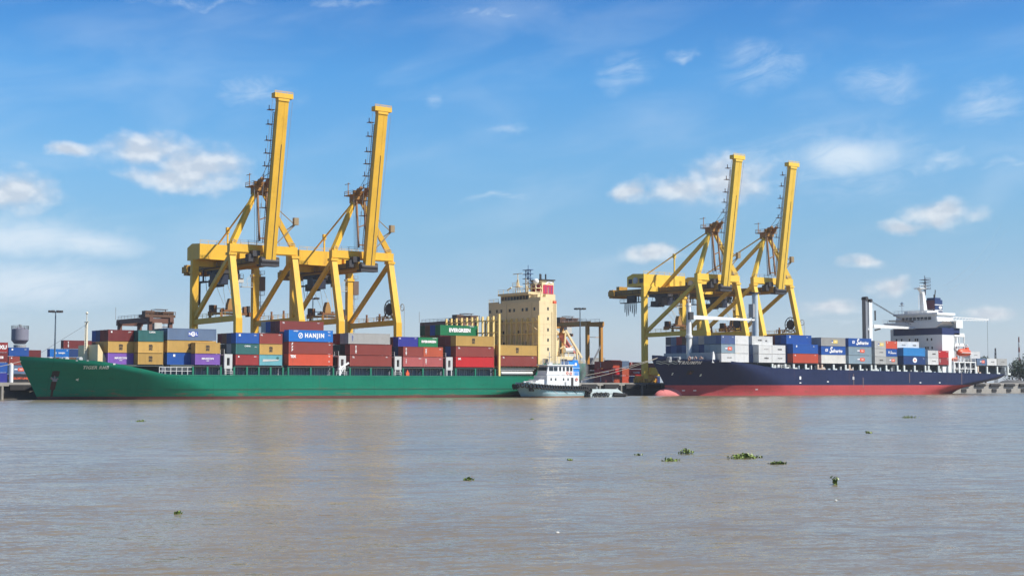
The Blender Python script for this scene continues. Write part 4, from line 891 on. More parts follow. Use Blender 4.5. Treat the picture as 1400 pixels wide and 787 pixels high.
# ------------------------------------------------------------------ quay cranes
def quay_crane(cx, back, house0, house1, reel_z, festoon, label):
    """ship-to-shore crane, boom raised; Y in world metres, quay top at 4"""
    t = thing('gantry_crane', label, 'gantry crane', (cx, 44, 4.02), 'yellow gantry cranes on the quay')
    X = 9.45; yb, yk, yt, yl = 30.6, 30.9, 35.2, 61.8 if festoon else 57.5; zt = 38.6
    Y = YELB if festoon else YELA
    B = lambda name, mb, m=None, p=None: mb.build(name, m or Y, p or t)
    for s in (-1, 1):
        x = cx + s*X
        l1 = MB().bar((x, yb, 5.4), (x, yk, 21), 1.9, 1.5).bar((x, yk, 20.8), (x, yt, zt), 1.8, 1.5, 1.7, 1.4).box(x - 1.15, x + 1.15, yt - 1.1, yt + 1.1, zt - .6, zt + .1)
        B('leg', l1)
        l2 = MB().box(x - .95, x + .95, yl - .75, yl + .75, 5.4, 36.4).box(x - 1.2, x + 1.2, yl - 1, yl + 1, 34.3, 34.9); B('leg', l2)
        pb = MB().bar((x, yk + .5, 21.1), (x, yl - .5, 20.8), 1.0, 1.5); p_ = B('portal_beam', pb)
        B('handrail', MB().rail([(x - .5, yk + 1, 21.85), (x - .5, yl - 1, 21.6)], 1.1, 2.6, .05), YELA, p_)
        for y in (40.5, 47.5): B('beam_lamp', MB().prism([(y - .5, 21.6), (y + .5, 21.6), (y + .12, 23.3), (y - .12, 23.3)], 'x', x - .2, x + .2).box(x - .2, x + .2, y - .22, y + .22, 23.3, 23.9), BROWN, p_)
        B('diagonal_brace', MB().bar((x, yl - 1.0, 22.0), (x, yt + .7, zt - .8), .95, 1.15))
        B('a_frame_leg', MB().bar((x - s*.2, yt, zt + 2.4), (cx + s*1.2, 37.5, 55.8), 1.35, 1.5, 1.0, 1.1))
    if festoon: B('backstay', MB().bar((cx, 37.9, 55.6), (cx, 62, 38.2), .95, 1.05))
    B('stay_rod', MB().bar((cx, 38.2, 56.8), (cx, 62.3 if back < 85 else 70.5, 43.4), .34, .36))
    for y, nm in ((yb, 'sill_beam'), (yl, 'sill_beam')): B(nm, MB().box(cx - X + .95, cx + X - .95, y - .6, y + .6, 6.6, 8.4))
    for s in (-1, 1):
        for y in (yb, yl):
            x = cx + s*X
            bg = MB().bar((x - 4.4, y, 6.1), (x + 4.4, y, 6.1), 1.0, .9).bar((x - 5.1, y, 5.3), (x - 1.2, y, 5.3), .9, .7).bar((x + 1.2, y, 5.3), (x + 5.1, y, 5.3), .9, .7).box(x - .8, x + .8, y - .7, y + .7, 5.4, 6.9)
            for k in range(8):
                xx = x - 4.7 + k*1.34; bg.tube([(xx, y - .35, 4.45), (xx, y + .35, 4.45)], .42, 12).box(xx - .25, xx + .25, y - .55, y + .55, 4.5, 5.1)
            for k in range(4): bg.box(x - 4.5 + k*2.6, x - 3.6 + k*2.6, y - .95, y - .5, 4.5, 5.6)
            B('bogie', bg, paint('bogie orange-yellow', (.66, .33, .03), .6, .3, rust=.7))
    B('electric_cabinet', MB().prism([(cx - X + 1.2, 7.0), (cx - X + 1.2, 9.4), (cx - X + 5.0, 9.4), (cx - X + 5.9, 8.6), (cx - X + 5.6, 7.0)], 'y', yl - 2.6, yl - .75))
    cg = MB().box(cx - X - .8, cx + X + .8, yt - .8, yt + .8, zt + .1, zt + 2.5).box(cx - X - .5, cx + X + .5, yt - .95, yt - .81, zt + .35, zt + .5)
    g_ = B('cross_girder', cg); B('handrail', MB().rail([(cx - X, yt - .7, zt + 2.5), (cx + X, yt - .7, zt + 2.5)], 1.1, 2.4, .05), GREYM, g_)
    B('cross_girder', MB().prism([(cx - X - .9, 36.4), (cx + X + .9, 36.4), (cx + X + .9, 38.0), (cx - X - .9, 38.3)], 'y', yl - .7, yl + .7))
    mg = MB()
    for s in (-1, 1): mg.box(cx + s*2.4 - .65, cx + s*2.4 + .65, 32, back, 35.7, 37.9)
    for y in range(36, int(back), 6): mg.box(cx - 1.75, cx + 1.75, y, y + .5, 36.6, 37.3)
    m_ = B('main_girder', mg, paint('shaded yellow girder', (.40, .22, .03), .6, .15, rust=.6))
    wk = MB()
    for s in (-1, 1): wk.box(cx + s*3.5 - .45, cx + s*3.5 + .45, 34, back, 36.3, 36.42).rail([(cx + s*3.95, 34, 36.4), (cx + s*3.95, back, 36.4)], 1.1, 3, .05)
    B('walkway', wk, DARK, m_)
    h = MB().prism([(house0, 38.3), (house1, 38.3), (house1, 41.9), (house1 - 3, 42.9), (house0, 42.6)], 'x', cx - X + .1, cx + X + 1.6)
    h.box(cx - X, cx + X + 1.6, house0 - .12, house0, 38.3, 38.6)
    hs = B('machinery_house', h)
    for x in (cx + 2.5, cx + 5.3): B('vent_box', MB().box(x, x + 1.9, house0 - .9, house0, 38.9, 41.2).box(x - .3, x + 2.2, house0 - 1.2, house0, 38.6, 38.9), None, hs)
    B('house_door', MB().box(cx + 8.2, cx + 9.2, house0 - .06, house0, 38.7, 40.8), paint('house door yellow', (.45, .28, .03), .5), hs)
    if festoon:
        B('vent_fan', MB().tube([(cx - X - .5, house0 + 4, 40.4), (cx - X + .2, house0 + 4, 40.4)], 1.15, 18), LGREY, hs)
        for y in (house0 + 1.3, house0 + 7): B('louvre', MB().box(cx - X, cx - X + .09, y - .9, y + .9, 39.4, 41), DARK, hs)
    B('handrail', MB().rail([(cx - X + .2, house0 + .1, 42.6), (cx + X + 1.4, house0 + .1, 42.6)], 1.0, 2.4, .045), None, hs)
    B('stay_post', MB().bar((cx, 56.3, 42.4 if house0 < 60 else 38), (cx, 56.3, 47.2 if back < 85 else 49.4), .4).box(cx - .45, cx + .45, 55.9, 56.7, 46.2 if back < 85 else 48.2, 47.8 if back < 85 else 49.8))
    # apex
    ap = MB().box(cx - 2.0, cx + 2.0, 36.6, 38.9, 55.2, 57.2).box(cx - 3.0, cx + 3.2, 35.4, 40.2, 57.2, 57.45).bar((cx - 1.2, 37, 57.4), (cx - 1.2, 33.6, 59.2), .8).bar((cx + 1.2, 37, 57.4), (cx + 1.2, 33.6, 59.2), .8).box(cx - 2.2, cx + 1.8, 35.6, 36.6, 56, 58.6)
    for x in (-1.2, 1.2): ap.tube([(cx + x - .3, 35.2, 58.2), (cx + x + .3, 35.2, 58.2)], 1.0, 14)
    ap.rail([(cx - 2.9, 35.5, 57.45), (cx + 3.1, 35.5, 57.45)]).rail([(cx - 2.9, 35.5, 57.45), (cx - 2.9, 40.1, 57.45)]).rail([(cx - 2.9, 40.1, 57.45), (cx + 3.1, 40.1, 57.45)])
    ap.bar((cx - 2, 39.6, 57.4), (cx - 2, 39.6, 61.2), .16).bar((cx - 2, 38.6, 60.8), (cx - 2, 41.4, 60.8), .14)
    a_ = B('mast_head', ap, paint('rusted yellow steel', (.34, .16, .03), .65, .25, rust=.8))
    B('hanging_frame', MB().bar((cx - 1.3, 36.2, 56), (cx - 1.3, 34.8, 42.2), .45).bar((cx + 1.3, 36.2, 56), (cx + 1.3, 34.8, 42.2), .45).bar((cx - 1.3, 34.9, 43), (cx + 1.3, 34.9, 43), .35).bar((cx - 1.3, 35.3, 48), (cx + 1.3, 35.3, 49), .3).ladder((cx - 1.3, 35.8, 42), (cx - 1.3, 36.2, 55), .5), paint('brown frame', (.26, .13, .05), .6, .2, rust=.6))
    # boom, luffed up; it leans a little over the ship
    p0, p1 = Vector((cx, 31.6, 37.0)), Vector((cx, 25.2, 79.6)); d = (p1 - p0)
    bm = MB()
    bm.bar(p0 - Vector((.55, 0, 0)), p1 - Vector((.55, 0, 0)), 1.8, 1.6).bar(p0 + Vector((1.05, 0, 0)), p1 + Vector((1.05, 0, 0)), 1.15, 1.6)
    bm.bar(p0 + d*.72 + Vector((.4, 0, 0)), p1 + Vector((.4, 0, 0)), .3, 1.5)
    bo = B('boom', bm)
    side = d.cross(Vector((1, 0, 0))).normalized()
    if side.y < 0: side = -side
    B('boom_rail', MB().bar(p0 - side*.76 + Vector((.41, 0, 0)), p0 + d*.72 - side*.76 + Vector((.41, 0, 0)), .2, .2), DARK, bo)
    B('boom_tip', MB().box(cx - 2.7, cx + 2.8, 24.2, 26.2, 79.8, 81.1).box(cx - 1.6, cx + 1.7, 24.3, 26, 79, 79.8).rail([(cx - 2.7, 24.3, 81.1), (cx + 2.7, 24.3, 81.1)], .5, 2, .05), None, bo)
    wk = MB(); e = side*1.3 + Vector((-1.5, 0, 0))
    wk.ladder(p0 + e + d*.1, p0 + d*.92 + e, .5, .06)
    for k in (.32, .42, .5, .58, .66, .74, .84, .93): c = p0 + d*k + e; wk.box(c.x - 1.5, c.x + .2, c.y - .2, c.y + 1.3, c.z, c.z + .12).box(c.x - 1.5, c.x - 1.35, c.y, c.y + .2, c.z, c.z + 1.2)
    B('boom_walkway', wk, paint('brown walkway', (.22, .10, .05), .7, .3), bo)
    wr = MB()
    for s in (-1, 1):
        q_ = p0 + d*.55 + side*.9 + Vector((s*.9, 0, 0)); wr.bar((cx + s*1.2, 35.2, 59.0), q_, .12); wr.bar((cx + s*1.2, 35.2, 58.6), p0 + d*.66 + side*.9 + Vector((s*.9, 0, 0)), .1)
        wr.bar((cx + s*3.0, 25, 79.2), (cx + s*3.2, 32.5, 41), .07)
    wr.bar((cx - 2.6, 35.5, 57), (cx - 2.6, 35, 41.5), .07); B('hoist_wire', wr, GREYM)
    B('boom_hinge', MB().box(cx - 2.8, cx + 2.8, 31, 33.4, 35.2, 37.6).tube([(cx - 2.6, 31.6, 36.6), (cx + 2.6, 31.6, 36.6)], .9, 12).box(cx - 4.4, cx - 2.2, 32.6, 35, 37.8, 39.4).box(cx - 5.4, cx - 4, 33, 35, 36.4, 38.4), DARK)
    # small service boom with a floodlight on the right A-frame leg
    B('floodlight_arm', MB().bar((cx + 7.1, 35.6, 45.6), (cx + 9.4, 34.2, 47.6), .3).bar((cx + 4.4, 35.5, 42), (cx + 9.4, 34.2, 47.4), .28).box(cx + 8.8, cx + 10.2, 33.8, 34.8, 47.2, 49.2).bar((cx + 3.8, 35.6, 52), (cx + 8.8, 34.3, 47.6), .22), paint('weathered brass steel', (.30, .22, .12), .6, .2))
    # trolley and cab, spreader
    ty = 59 if back < 85 else 62
    tr = MB().box(cx - 2.9, cx + 2.9, ty - 4.5, ty + 4.5, 34.7, 35.6).box(cx - 4.2, cx - 1.2, ty - 3.5, ty - .2, 32.0, 34.7).box(cx + 1, cx + 4.0, ty - 3, ty + 2, 33.4, 34.7).box(cx - 4.4, cx + 4, ty - 4.8, ty - 3.8, 33.2, 33.5).box(cx - 2.5, cx + .5, ty, ty + 4, 31.2, 33.2).bar((cx - 3, ty - 4, 33), (cx + 3, ty + 4, 33), .3).rail([(cx - 4.4, ty - 4.8, 33.5), (cx + 4, ty - 4.8, 33.5)])
    tr_ = B('trolley', tr, DARK); B('operator_cab', MB().box(cx - 4.2, cx - 1.4, ty - 6.2, ty - 3.6, 31.4, 34.2), paint('blue-black cab', (.03, .035, .06), .3), tr_)
    sy = 54.5
    B('hoist_rope', MB().bar((cx - 1.6, sy - .6, 26), (cx - 2, ty - 3, 34.8), .06).bar((cx + 1.6, sy - .6, 26), (cx + 2, ty - 3, 34.8), .06).bar((cx - 1.6, sy + .6, 26), (cx - 2, ty + 3, 34.8), .06).bar((cx + 1.6, sy + .6, 26), (cx + 2, ty + 3, 34.8), .06))
    sp = MB().box(cx - 6.0, cx + 6.0, sy - .5, sy + .5, 23.0, 23.6).box(cx - 6.1, cx - 5.5, sy - 1.2, sy + 1.2, 22.6, 23.8).box(cx + 5.5, cx + 6.1, sy - 1.2, sy + 1.2, 22.6, 23.8).box(cx - 2.6, cx + 2.6, sy - 1.0, sy + 1.0, 23.8, 24.4).bar((cx - 2, sy, 24), (cx - 2, sy, 24.9), .4).bar((cx + 2, sy, 24), (cx + 2, sy, 24.9), .4).box(cx - 5.0, cx - 4.2, sy - .6, sy + .6, 23.6, 25.6).box(cx + 4.2, cx + 5.0, sy - .6, sy + .6, 23.6, 25.4)
    s_ = B('spreader', sp, BROWN); B('head_block', MB().prism([(cx - 1.0, 24.4), (cx + 1.0, 24.4), (cx + .9, 25.8), (cx + .3, 27.6), (cx - .3, 27.6), (cx - .9, 25.8)], 'y', sy - .8, sy + .8), paint('head block', (.36, .19, .05), .6, .2), s_)
    B('outrigger', MB().box(cx - 6.0, cx - 5.4, sy - .8, sy + .8, 23.8, 25.6).box(cx + 5.4, cx + 6.0, sy - .8, sy + .8, 23.8, 25.6).box(cx - 5.4, cx + 5.4, sy - .12, sy + .12, 24.6, 24.8), DARK, s_)
    # stairs, lift, cable reel
    x = cx + X
    sr = MB().ladder((x + 1.4, yl, 6), (x + 1.4, yl, 36), .7, .06)
    for z in range(8, 36, 3): sr.box(x + 1, x + 2.6, yl - .8, yl + .9, z, z + .12).rail([(x + 1, yl - .8, z), (x + 2.6, yl - .8, z)])
    B('access_ladder', sr, GREYM); B('lift_cage', MB().box(x + .96, x + 2.8, yl - .9, yl + .9, 30.3, 34.4), paint('brown lift cage', (.16, .10, .07), .6, .2))
    B('stair_landing', MB().box(x - 4.5, x - 1, yl - .6, yl + .6, 31.2, 31.4).rail([(x - 4.5, yl - .6, 31.4), (x - 1, yl - .6, 31.4)]).rail([(x - 3, yl - .8, 32.6), (x - 1, yl - .8, 34)]).box(x - 6, x - 4, yl - .8, yl + .8, 32.4, 33.4), LGREY)
    if reel_z:
        rx, ry = x - .2, 35.0
        rl_ = MB().torus((rx, ry, reel_z), 2.6, .16, 'x', 22, 6).torus((rx, ry, reel_z), 1.3, .5, 'x', 18, 6)
        for k in range(10): a = 2*math.pi*k/10; rl_.bar((rx, ry + .4*math.cos(a), reel_z + .4*math.sin(a)), (rx, ry + 2.6*math.cos(a), reel_z + 2.6*math.sin(a)), .14)
        rl_.tube([(rx - .5, ry, reel_z), (rx + .5, ry, reel_z)], 1.5, 14)
        B('cable_reel', rl_, DARK)
        B('reel_bracket', MB().bar((x, 39, 21.8), (x, 36, reel_z), .3).bar((x, 33, 21.8), (x, 34.6, reel_z - 1), .3).rail([(x, 36, 21.9), (x, 42, 21.9)], 1.2, 1, .09), BROWN)
        B('cable_guide', MB().torus((x + 1.9, 31.4, 25.5), .95, .12, 'x', 16, 6).bar((x + .5, 31.4, 25.5), (x + 1.9, 31.4, 25.5), .2).bar((x + 2.0, 30.5, 25.4), (x + 2.0, 30.5, 8), .09), GREYM)
    # back end of the girder
    B('girder_end', MB().box(cx - 3.6, cx + 3.6, back - 1.2, back + 1.0, 35.2, 38.2).box(cx - 4.4, cx - 3.6, back - 2.5, back + .6, 35.8, 37.6).rail([(cx - 4, back + 1, 36.4), (cx + 4, back + 1, 36.4)]).box(cx - 3, cx + 1, back - 4, back - 2.4, 38, 39.3), paint('girder end yellow', (.45, .24, .03), .6, .2, rust=.6))
    if festoon:
        f1 = MB().box(cx - 3.6, cx - 1.8, back - 16, back - 5, 33.0, 33.3).rail([(cx - 3.6, back - 16, 33.3), (cx - 3.6, back - 5, 33.3)])
        for y in (back - 14, back - 11, back - 8): f1.bar((cx - 2.6, y, 33), (cx - 2.6, y, 36), .3)
        f1.box(cx - 3.2, cx - 2.0, back - 12.5, back - 8.5, 33.3, 35.7)
        f_ = B('festoon_platform', f1, DARK)
        CBL = paint('blue-black cable', (.04, .05, .09), .6)
        for k in range(7):
            y = back - 13 + k*1.0; L = 4.0 + 1.0*math.sin(k*1.7)
            B('festoon_cable', MB().tube([(cx - 2.6, y + .5*math.sin(math.pi*i/8)*.3 + .5*i/8, 33 - L*math.sin(math.pi*i/8)) for i in range(9)], .10, 5), CBL, f_)
        for y0, y1, L in ((back - 17, back - 22, 5), (back - 22, back - 28, 4.5), (back - 28, back - 36, 3.5)):
            B('festoon_cable', MB().tube([(cx - 2.6, y0 + (y1 - y0)*i/10, 36 - L*math.sin(math.pi*i/10)) for i in range(11)], .08, 5), CBL, f_)
    else:
        fp = MB().box(cx - 4.6, cx - 2.8, 62, 68, 32.4, 32.8).bar((cx - 3.6, 64, 32.6), (cx - 3.6, 64, 36), .4).bar((cx - 3.6, 67, 32.6), (cx - 3.6, 67, 36), .4).box(cx - 4.6, cx - 3.4, 66, 67, 26, 32.4)
        fp = B('festoon_platform', fp, DARK)
        for y0, y1, L in ((62, 58, 7), (58, 53, 5)): B('festoon_cable', MB().tube([(cx - 4, y0 + (y1 - y0)*i/10, 35.5 - L*math.sin(math.pi*i/10)) for i in range(11)], .08, 5), DARK, fp)
    return t
quay_crane(37.35, 76, 54.5, 62.5, 0, False, "yellow crane over the green ship's fore part, farther from the bridge tower")
quay_crane(68.75, 76, 54.5, 62.5, 25.0, False, 'yellow crane over the green ship, nearer its cream bridge tower')
quay_crane(211.8, 86.3, 62.2, 71, 24.6, True, "yellow crane over the dark blue ship, the one nearer its bow")
quay_crane(239.3, 86.3, 62.2, 71, 24.8, True, "yellow crane over the dark blue ship, the one nearer its bridge")

# ------------------------------------------------------------------ yard cranes, masts, tank, towers
def yard_crane(x0, y0, span, top, m, label, at=.1):
    x1 = x0 + 6.6
    t = thing('yard_crane', label, 'yard crane', (x0 + 3.3, y0 + span/2, 4), 'rubber tyred cranes in the container yard')
    for y in (y0, y0 + span):
        for x in (x0, x1): MB().box(x - .55, x + .55, y - .6, y + .6, 5.6, top - 2.2).build('leg', m, t)
        MB().box(x0 - 2.0, x1 + 2.0, y - .55, y + .55, 4.9, 5.7).build('sill_beam', m, t)
        MB().box(x0 - .9, x1 + .9, y - .7, y + .7, top - 2.4, top - .9).build('end_beam', m, t)
        for x in (x0 - 1.4, x1 + 1.4):
            MB().tube([(x, y - .4, 4.75), (x, y + .4, 4.75)], .73, 14).build('tyre', BLACK, t)
    for x in (x0, x1):
        g = MB().box(x - .6, x + .6, y0 - 1.2, y0 + span + 1.2, top - 1.9, top - .5).build('girder', m, t)
        MB().rail([(x - .6, y0, top - .5), (x - .6, y0 + span, top - .5)], 1.0, 2.6, .05).build('handrail', GREYM, g)
    ty = y0 + span*at
    tr = MB().box(x0 - 1.6, x1 + 1.6, ty - 2.5, ty + 2.5, top - .5, top + .3).box(x0 - 1.2, x0 + 1.6, ty - 2, ty + 1, top + .3, top + 1.5).box(x1 - 2, x1 + 1.3, ty - 2, ty + 1.5, top + .3, top + 1.3).tube([(x0 + 2, ty, top + .8), (x1 - 2.2, ty, top + .8)], .55, 10)
    tr.bar((x0 + 1, ty - 1, top), (x0 + 1, ty - 1, top + 1.9), .2).bar((x1 - 1, ty - 1, top), (x1 - 1, ty - 1, top + 1.9), .2).box(x0 + 2.2, x1 - .5, ty - 1.8, ty + 1.4, top + 1.9, top + 2.05)
    tr.rail([(x0 - 1.6, ty - 2.5, top + .3), (x1 + 1.6, ty - 2.5, top + .3)], 1, 2, .06)
    q_ = tr.build('trolley', paint('brown trolley', (.12, .065, .04), .6, .3, rust=.6), t)
    MB().box(x0 + 1, x0 + 3.4, ty - 3.5, ty - 1.6, top - 4.6, top - 2.2).build('operator_cab', LGREY, q_)
    sp = MB().box(x0 + 3.0, x1 - .6, ty - 1.2, ty + 1.2, top - 5.6, top - 4.6).bar((x0 + 3.3, ty, top - 4.8), (x0 + 3.3, ty, top), .1).bar((x1 - 1, ty, top - 4.8), (x1 - 1, ty, top), .1); sp.build('spreader', BROWN, q_)
    MB().bar((x0 + .6, y0 - .2, 9), (x1 - .4, y0 - .2, 17.5), .7, .25).rail([(x0 + .6, y0 - .4, 9), (x1 - .4, y0 - .4, 17.5)], 1., 1.5, .06).build('stairway', GREYM, t)
    MB().bar((x0, y0, 21), (x1, y0, 21), .18).build('tie_rod', m, t)
    MB().bar((x0 - 1, y0 + span + 1, top - .5), (x0 - 1, y0 + span + 1, top + 3.4), .12).build('antenna', GREYM, t)
    return t
RTGB = paint('brown yard crane paint', (.15, .07, .05), .6, .2, rust=.5); RTGO = paint('orange brown yard crane', (.50, .235, .04), .55, .15, rust=.6)
yard_crane(33.6, 100, 23, 24.4, RTGB, "dark brown yard crane behind the green ship's first bays")
yard_crane(146, 95, 23, 26.2, RTGB, "brown yard crane behind the green ship's bridge tower and green containers")
yard_crane(204.2, 95, 23, 27.4, RTGO, 'orange-brown yard crane above the red containers between the ships', .72)

def mast(x, y, top, label):
    t = thing('floodlight_mast', label, 'floodlight mast', (x, y, 4), 'tall floodlight masts in the yard')
    POLE = paint('blue-grey pole', (.10, .14, .18), .5)
    MB().tube([(x, y, 4), (x, y, top)], .34, 10, .16).build('pole', POLE, t)
    MB().torus((x, y, top), 1.3, .09, 'z', 18, 6).bar((x - 1.3, y, top), (x + 1.3, y, top), .1).bar((x, y - 1.3, top), (x, y + 1.3, top), .1).build('head_ring', POLE, t)
    for k in range(8):
        a = 2*math.pi*k/8; MB().box(x + 1.7*math.cos(a) - .35, x + 1.7*math.cos(a) + .35, y + 1.7*math.sin(a) - .35, y + 1.7*math.sin(a) + .35, top - .25, top + .3).build('floodlight', DARK, t)
mast(.7, 90, 24.2, 'tall dark floodlight mast standing over the green bow'); mast(187.9, 80, 30.4, "tall blue floodlight mast aft of the cream bridge tower"); mast(87.3, 95, 31.2, 'floodlight mast seen through the legs of a yellow crane')

tk = thing('water_tank', 'grey round water tank with conical base above blue container', 'water tank', (9.6, 145, 4))
TNK = paint('grey violet tank', (.20, .20, .25), .6, .1, streak=.5, rustcol=(.12, .08, .08))
auto_smooth(MB().lathe([(1.7, 16.3), (2.65, 17.5), (2.65, 21.0), (.2, 21.8)], 9.6, 145, 28).build('tank', TNK, tk), 25)
MB().lathe([(2.0, 4), (1.9, 16)], 9.6, 145, 20).build('tower_shaft', GREYM, tk)
MB().tube([(9.6, 145, 21.8), (9.6, 145, 22.5)], .5).build('hatch', GREYM, tk)
rr = MB(); pts = [(9.6 + 2.6*math.cos(2*math.pi*k/14), 145 + 2.6*math.sin(2*math.pi*k/14), 21.0) for k in range(15)]; rr.rail(pts, 1.1, 1.4, .05); rr.build('railing', GREYM, tk)
wp = thing('bollard_post', 'white post on the quay beside the stacked yard containers', 'post', (-19.4, 67, 4)); MB().tube([(-19.4, 67, 4), (-19.4, 67, 8.6)], .55, 12).build('post', WHITE, wp); MB().ball((-19.4, 67, 8.6), .56).build('post_cap', WHITE, wp)

def lattice(x, y, h, w, label, mats, z0=4):
    t = thing('lattice_tower', label, 'lattice tower', (x, y, z0))
    n = 9
    for k in range(n):
        a, b = k/n, (k + 1)/n; wa, wb = w*(1 - .72*a), w*(1 - .72*b); za, zb = z0 + h*a, z0 + h*b
        mb = MB(); c = [(-1, -1), (1, -1), (1, 1), (-1, 1)]
        for i in range(4):
            p, q_ = c[i], c[(i + 1) % 4]
            mb.bar((x + p[0]*wa, y + p[1]*wa, za), (x + p[0]*wb, y + p[1]*wb, zb), .16); mb.bar((x + p[0]*wa, y + p[1]*wa, za), (x + q_[0]*wb, y + q_[1]*wb, zb), .10); mb.bar((x + p[0]*wb, y + p[1]*wb, zb), (x + q_[0]*wb, y + q_[1]*wb, zb), .10)
        mb.build('tower_section', mats[k % len(mats)], t)
lattice(579.6, 160, 26, .55, 'red and white lattice tower rising behind the dark trees', [paint('faded red mast', (.22, .06, .05)), LGREY])
lattice(616, 200, 21, .8, "dark lattice tower beyond the dark blue ship's stern", [DARK])

# ------------------------------------------------------------------ ropes and wires
def rope(p, q_, sag, label, r=.07, m=ROPE, name='mooring_rope', cat='rope', group=None):
    p, q_ = Vector(p), Vector(q_)
    pts = [p.lerp(q_, i/16) - Vector((0, 0, sag*4*(i/16)*(1 - i/16))) for i in range(17)]
    o = MB().tube(pts, r, 6).build(name, m); tag(o, label, cat, group)
bx, by, bz = 161.3, 11.6, 11.7
rope((bx, by, bz), (124.5, 27.0, 4.4), 1.2, "upper pale mooring rope from the dark blue bow towards the green stern", .07)
rope((bx, by + .4, bz - .2), (139, 27.0, 4.2), .7, "lower pale mooring rope from the dark blue bow to the quay", .09)
rope((164.0, 9.5, 9.6), (180, 27.0, 4.2), .3, "short dark mooring rope under the dark blue bow", .07, GREYM)
rope((-34.5, 12.3, 9.1), (-62, 27, 4.3), 1.0, 'pale mooring rope running forward from the green bow', .08)
for k, (a, b) in enumerate((((500, 150, 52), (900, 380, 130)), ((500, 152, 55), (900, 384, 136)))):
    rope(a, b, 6, ('lower' if k == 0 else 'upper') + ' thin power line crossing the sky beyond the white bridge', .055, paint('wire blue grey', (.22, .27, .33), .6), 'power_line', 'power line')

# ------------------------------------------------------------------ tug and work boat
TUGH = paint('pale blue tug hull', (.24, .385, .415), .5, .14, rust=.45, streak=.35, scale=.5)
tg = thing('tugboat', 'small pale blue tugboat with white wheelhouse and blue funnel beside green hull', 'tugboat', (104, -6, 0))
tgh = Hull(-6, 4.1, lambda z: 94.0 - .55*z, lambda z: 114.4 + .45*z, lambda z: lerp(9, 5.5, z/3.5), lambda z: 6., 2.1, interp([(91, 4.1), (96, 3.6), (102, 3.2), (110, 3.0), (117, 3.0)]), interp([(91, 3.2), (96, 2.9), (102, 2.5), (110, 2.3), (117, 2.3)]), lambda z: .55)
tgh.xs = lambda z: 94.2 - .62*z
auto_smooth(tgh.grid(.35, None, 8, 50).build('hull', TUGH, tg), 40); auto_smooth(tgh.grid(-1, .35, 2, 50).build('boot_topping', paint('rusty tug boot', (.22, .10, .05), .7, .3), tg), 40); tgh.plate().build('deck', GREYM, tg)
for u in (100.8, 104.2, 107.6):
    mb = MB(); vs_ = []
    for i in range(6):
        k = i/5; uu, z = u + 2.6*k, 2.7 - 1.75*k
        for du in (0, .32): vs_.append((uu + du, tgh.vc - tgh.hb(uu + du, z) - .08, z))
    mb.add(vs_, [(2*i, 2*i+1, 2*i+3, 2*i+2) for i in range(5)]).build('fender_brace', DARK if u > 103 else LGREY, tg)
tgh.strip([(98.6 + .8*i, 1.05) for i in range(19)], .16, paint('pale strake', (.6, .68, .70), .5), tg, 'rub_rail')
def tyre(parent, c, axis, r=.55): MB().torus(c, r*.72, r*.30, axis, 14, 8).build('tyre_fender', BLACK, parent, smooth=True)
for k in range(24):
    u = 93.2 + k*.93; z = tgh.top(u) - .55
    tyre(tg, (u, tgh.vc - tgh.hb(u, z) - .2, z), 'y', .74)
for k in range(3): tyre(tg, (114.9 + .45*k, -9.1 + .8*k, 2.2 - .6*k), 'y', .7)
for k in range(5): tyre(tg, (92.3 - .2*(k % 2), -6.9 + .5*k, 3.1 - .4*(k % 2)), 'x', .62)
MB().box(94.6, 96.2, -9.0, -8.7, 1.7, 2.9).build('hawse_plate', BLACK, tg)
hs = MB().box(100.8, 112.2, -8.9, -3.1, 2.5, 6.0).box(98.4, 100.8, -8.2, -3.8, 2.8, 4.9).prism([(96.6, 3.2), (97.4, 4.6), (99, 4.6), (99, 3.2)], 'y', -8.4, -8.1)
h_ = hs.build('deckhouse', WHITE, tg)
for x in (102.0, 103.6, 106.4, 108.0): MB().box(x, x + .42, -8.96, -8.91, 4.6, 5.25).build('window', GLASS, h_)
MB().box(109.3, 110.1, -8.96, -8.91, 3.0, 5.4).build('doorway', DARK, h_); MB().box(107.0, 107.5, -8.96, -8.91, 3.0, 4.2).build('doorway', GREYM, h_)
wh = MB().prism([(101.2, 6.0), (101.9, 8.7), (110.6, 8.7), (110.8, 6.0)], 'y', -8.1, -3.9).box(101.3, 111, -8.4, -3.6, 8.7, 9.0)
wh.rail([(100.9, -8.8, 6), (112, -8.8, 6)], 1, 1.5, .05); w_ = wh.build('wheelhouse', WHITE, tg)
for x, w in ((102.1, 1.5), (103.8, 1.3), (105.7, .7), (107.0, .7), (108.3, .9), (109.6, .8)): MB().box(x, x + w, -8.16, -8.11, 7.2, 8.3).build('bridge_window', GLASS, w_)
MB().box(101.42, 101.50, -7.8, -4.2, 7.3, 8.3).build('bridge_window', GLASS, w_)
for x, z in ((107.9, 6.6), (111.2, 4.9), (109.2, 6.5)): MB().torus((x, -8.98, z), .33, .11, 'y', 14, 6).build('lifebuoy', INKR, tg)
TBL = paint('bright blue funnel', (.025, .22, .62), .45, .08)
fn = MB().box(110.6, 113.6, -7.4, -4.6, 6.0, 9.0).prism([(110.8, 9.0), (111.4, 10.3), (113.2, 10.3), (113.5, 9.0)], 'y', -7.2, -4.8).box(109.4, 111, -7.6, -4.6, 9.0, 9.9).build('funnel', TBL, tg)
MB().box(110.6, 113.7, -7.55, -4.5, 7.9, 8.2).build('funnel_band', paint('pale blue band', (.25, .45, .75), .5), fn)
MB().prism(disc(112.2, 9.1, .42), 'y', -7.52, -7.47).build('funnel_emblem', INKW, fn)
MB().tube([(112.6, -6, 10.3), (113.1, -6, 11.2)], .3, 8).build('exhaust_pipe', GREYM, fn)
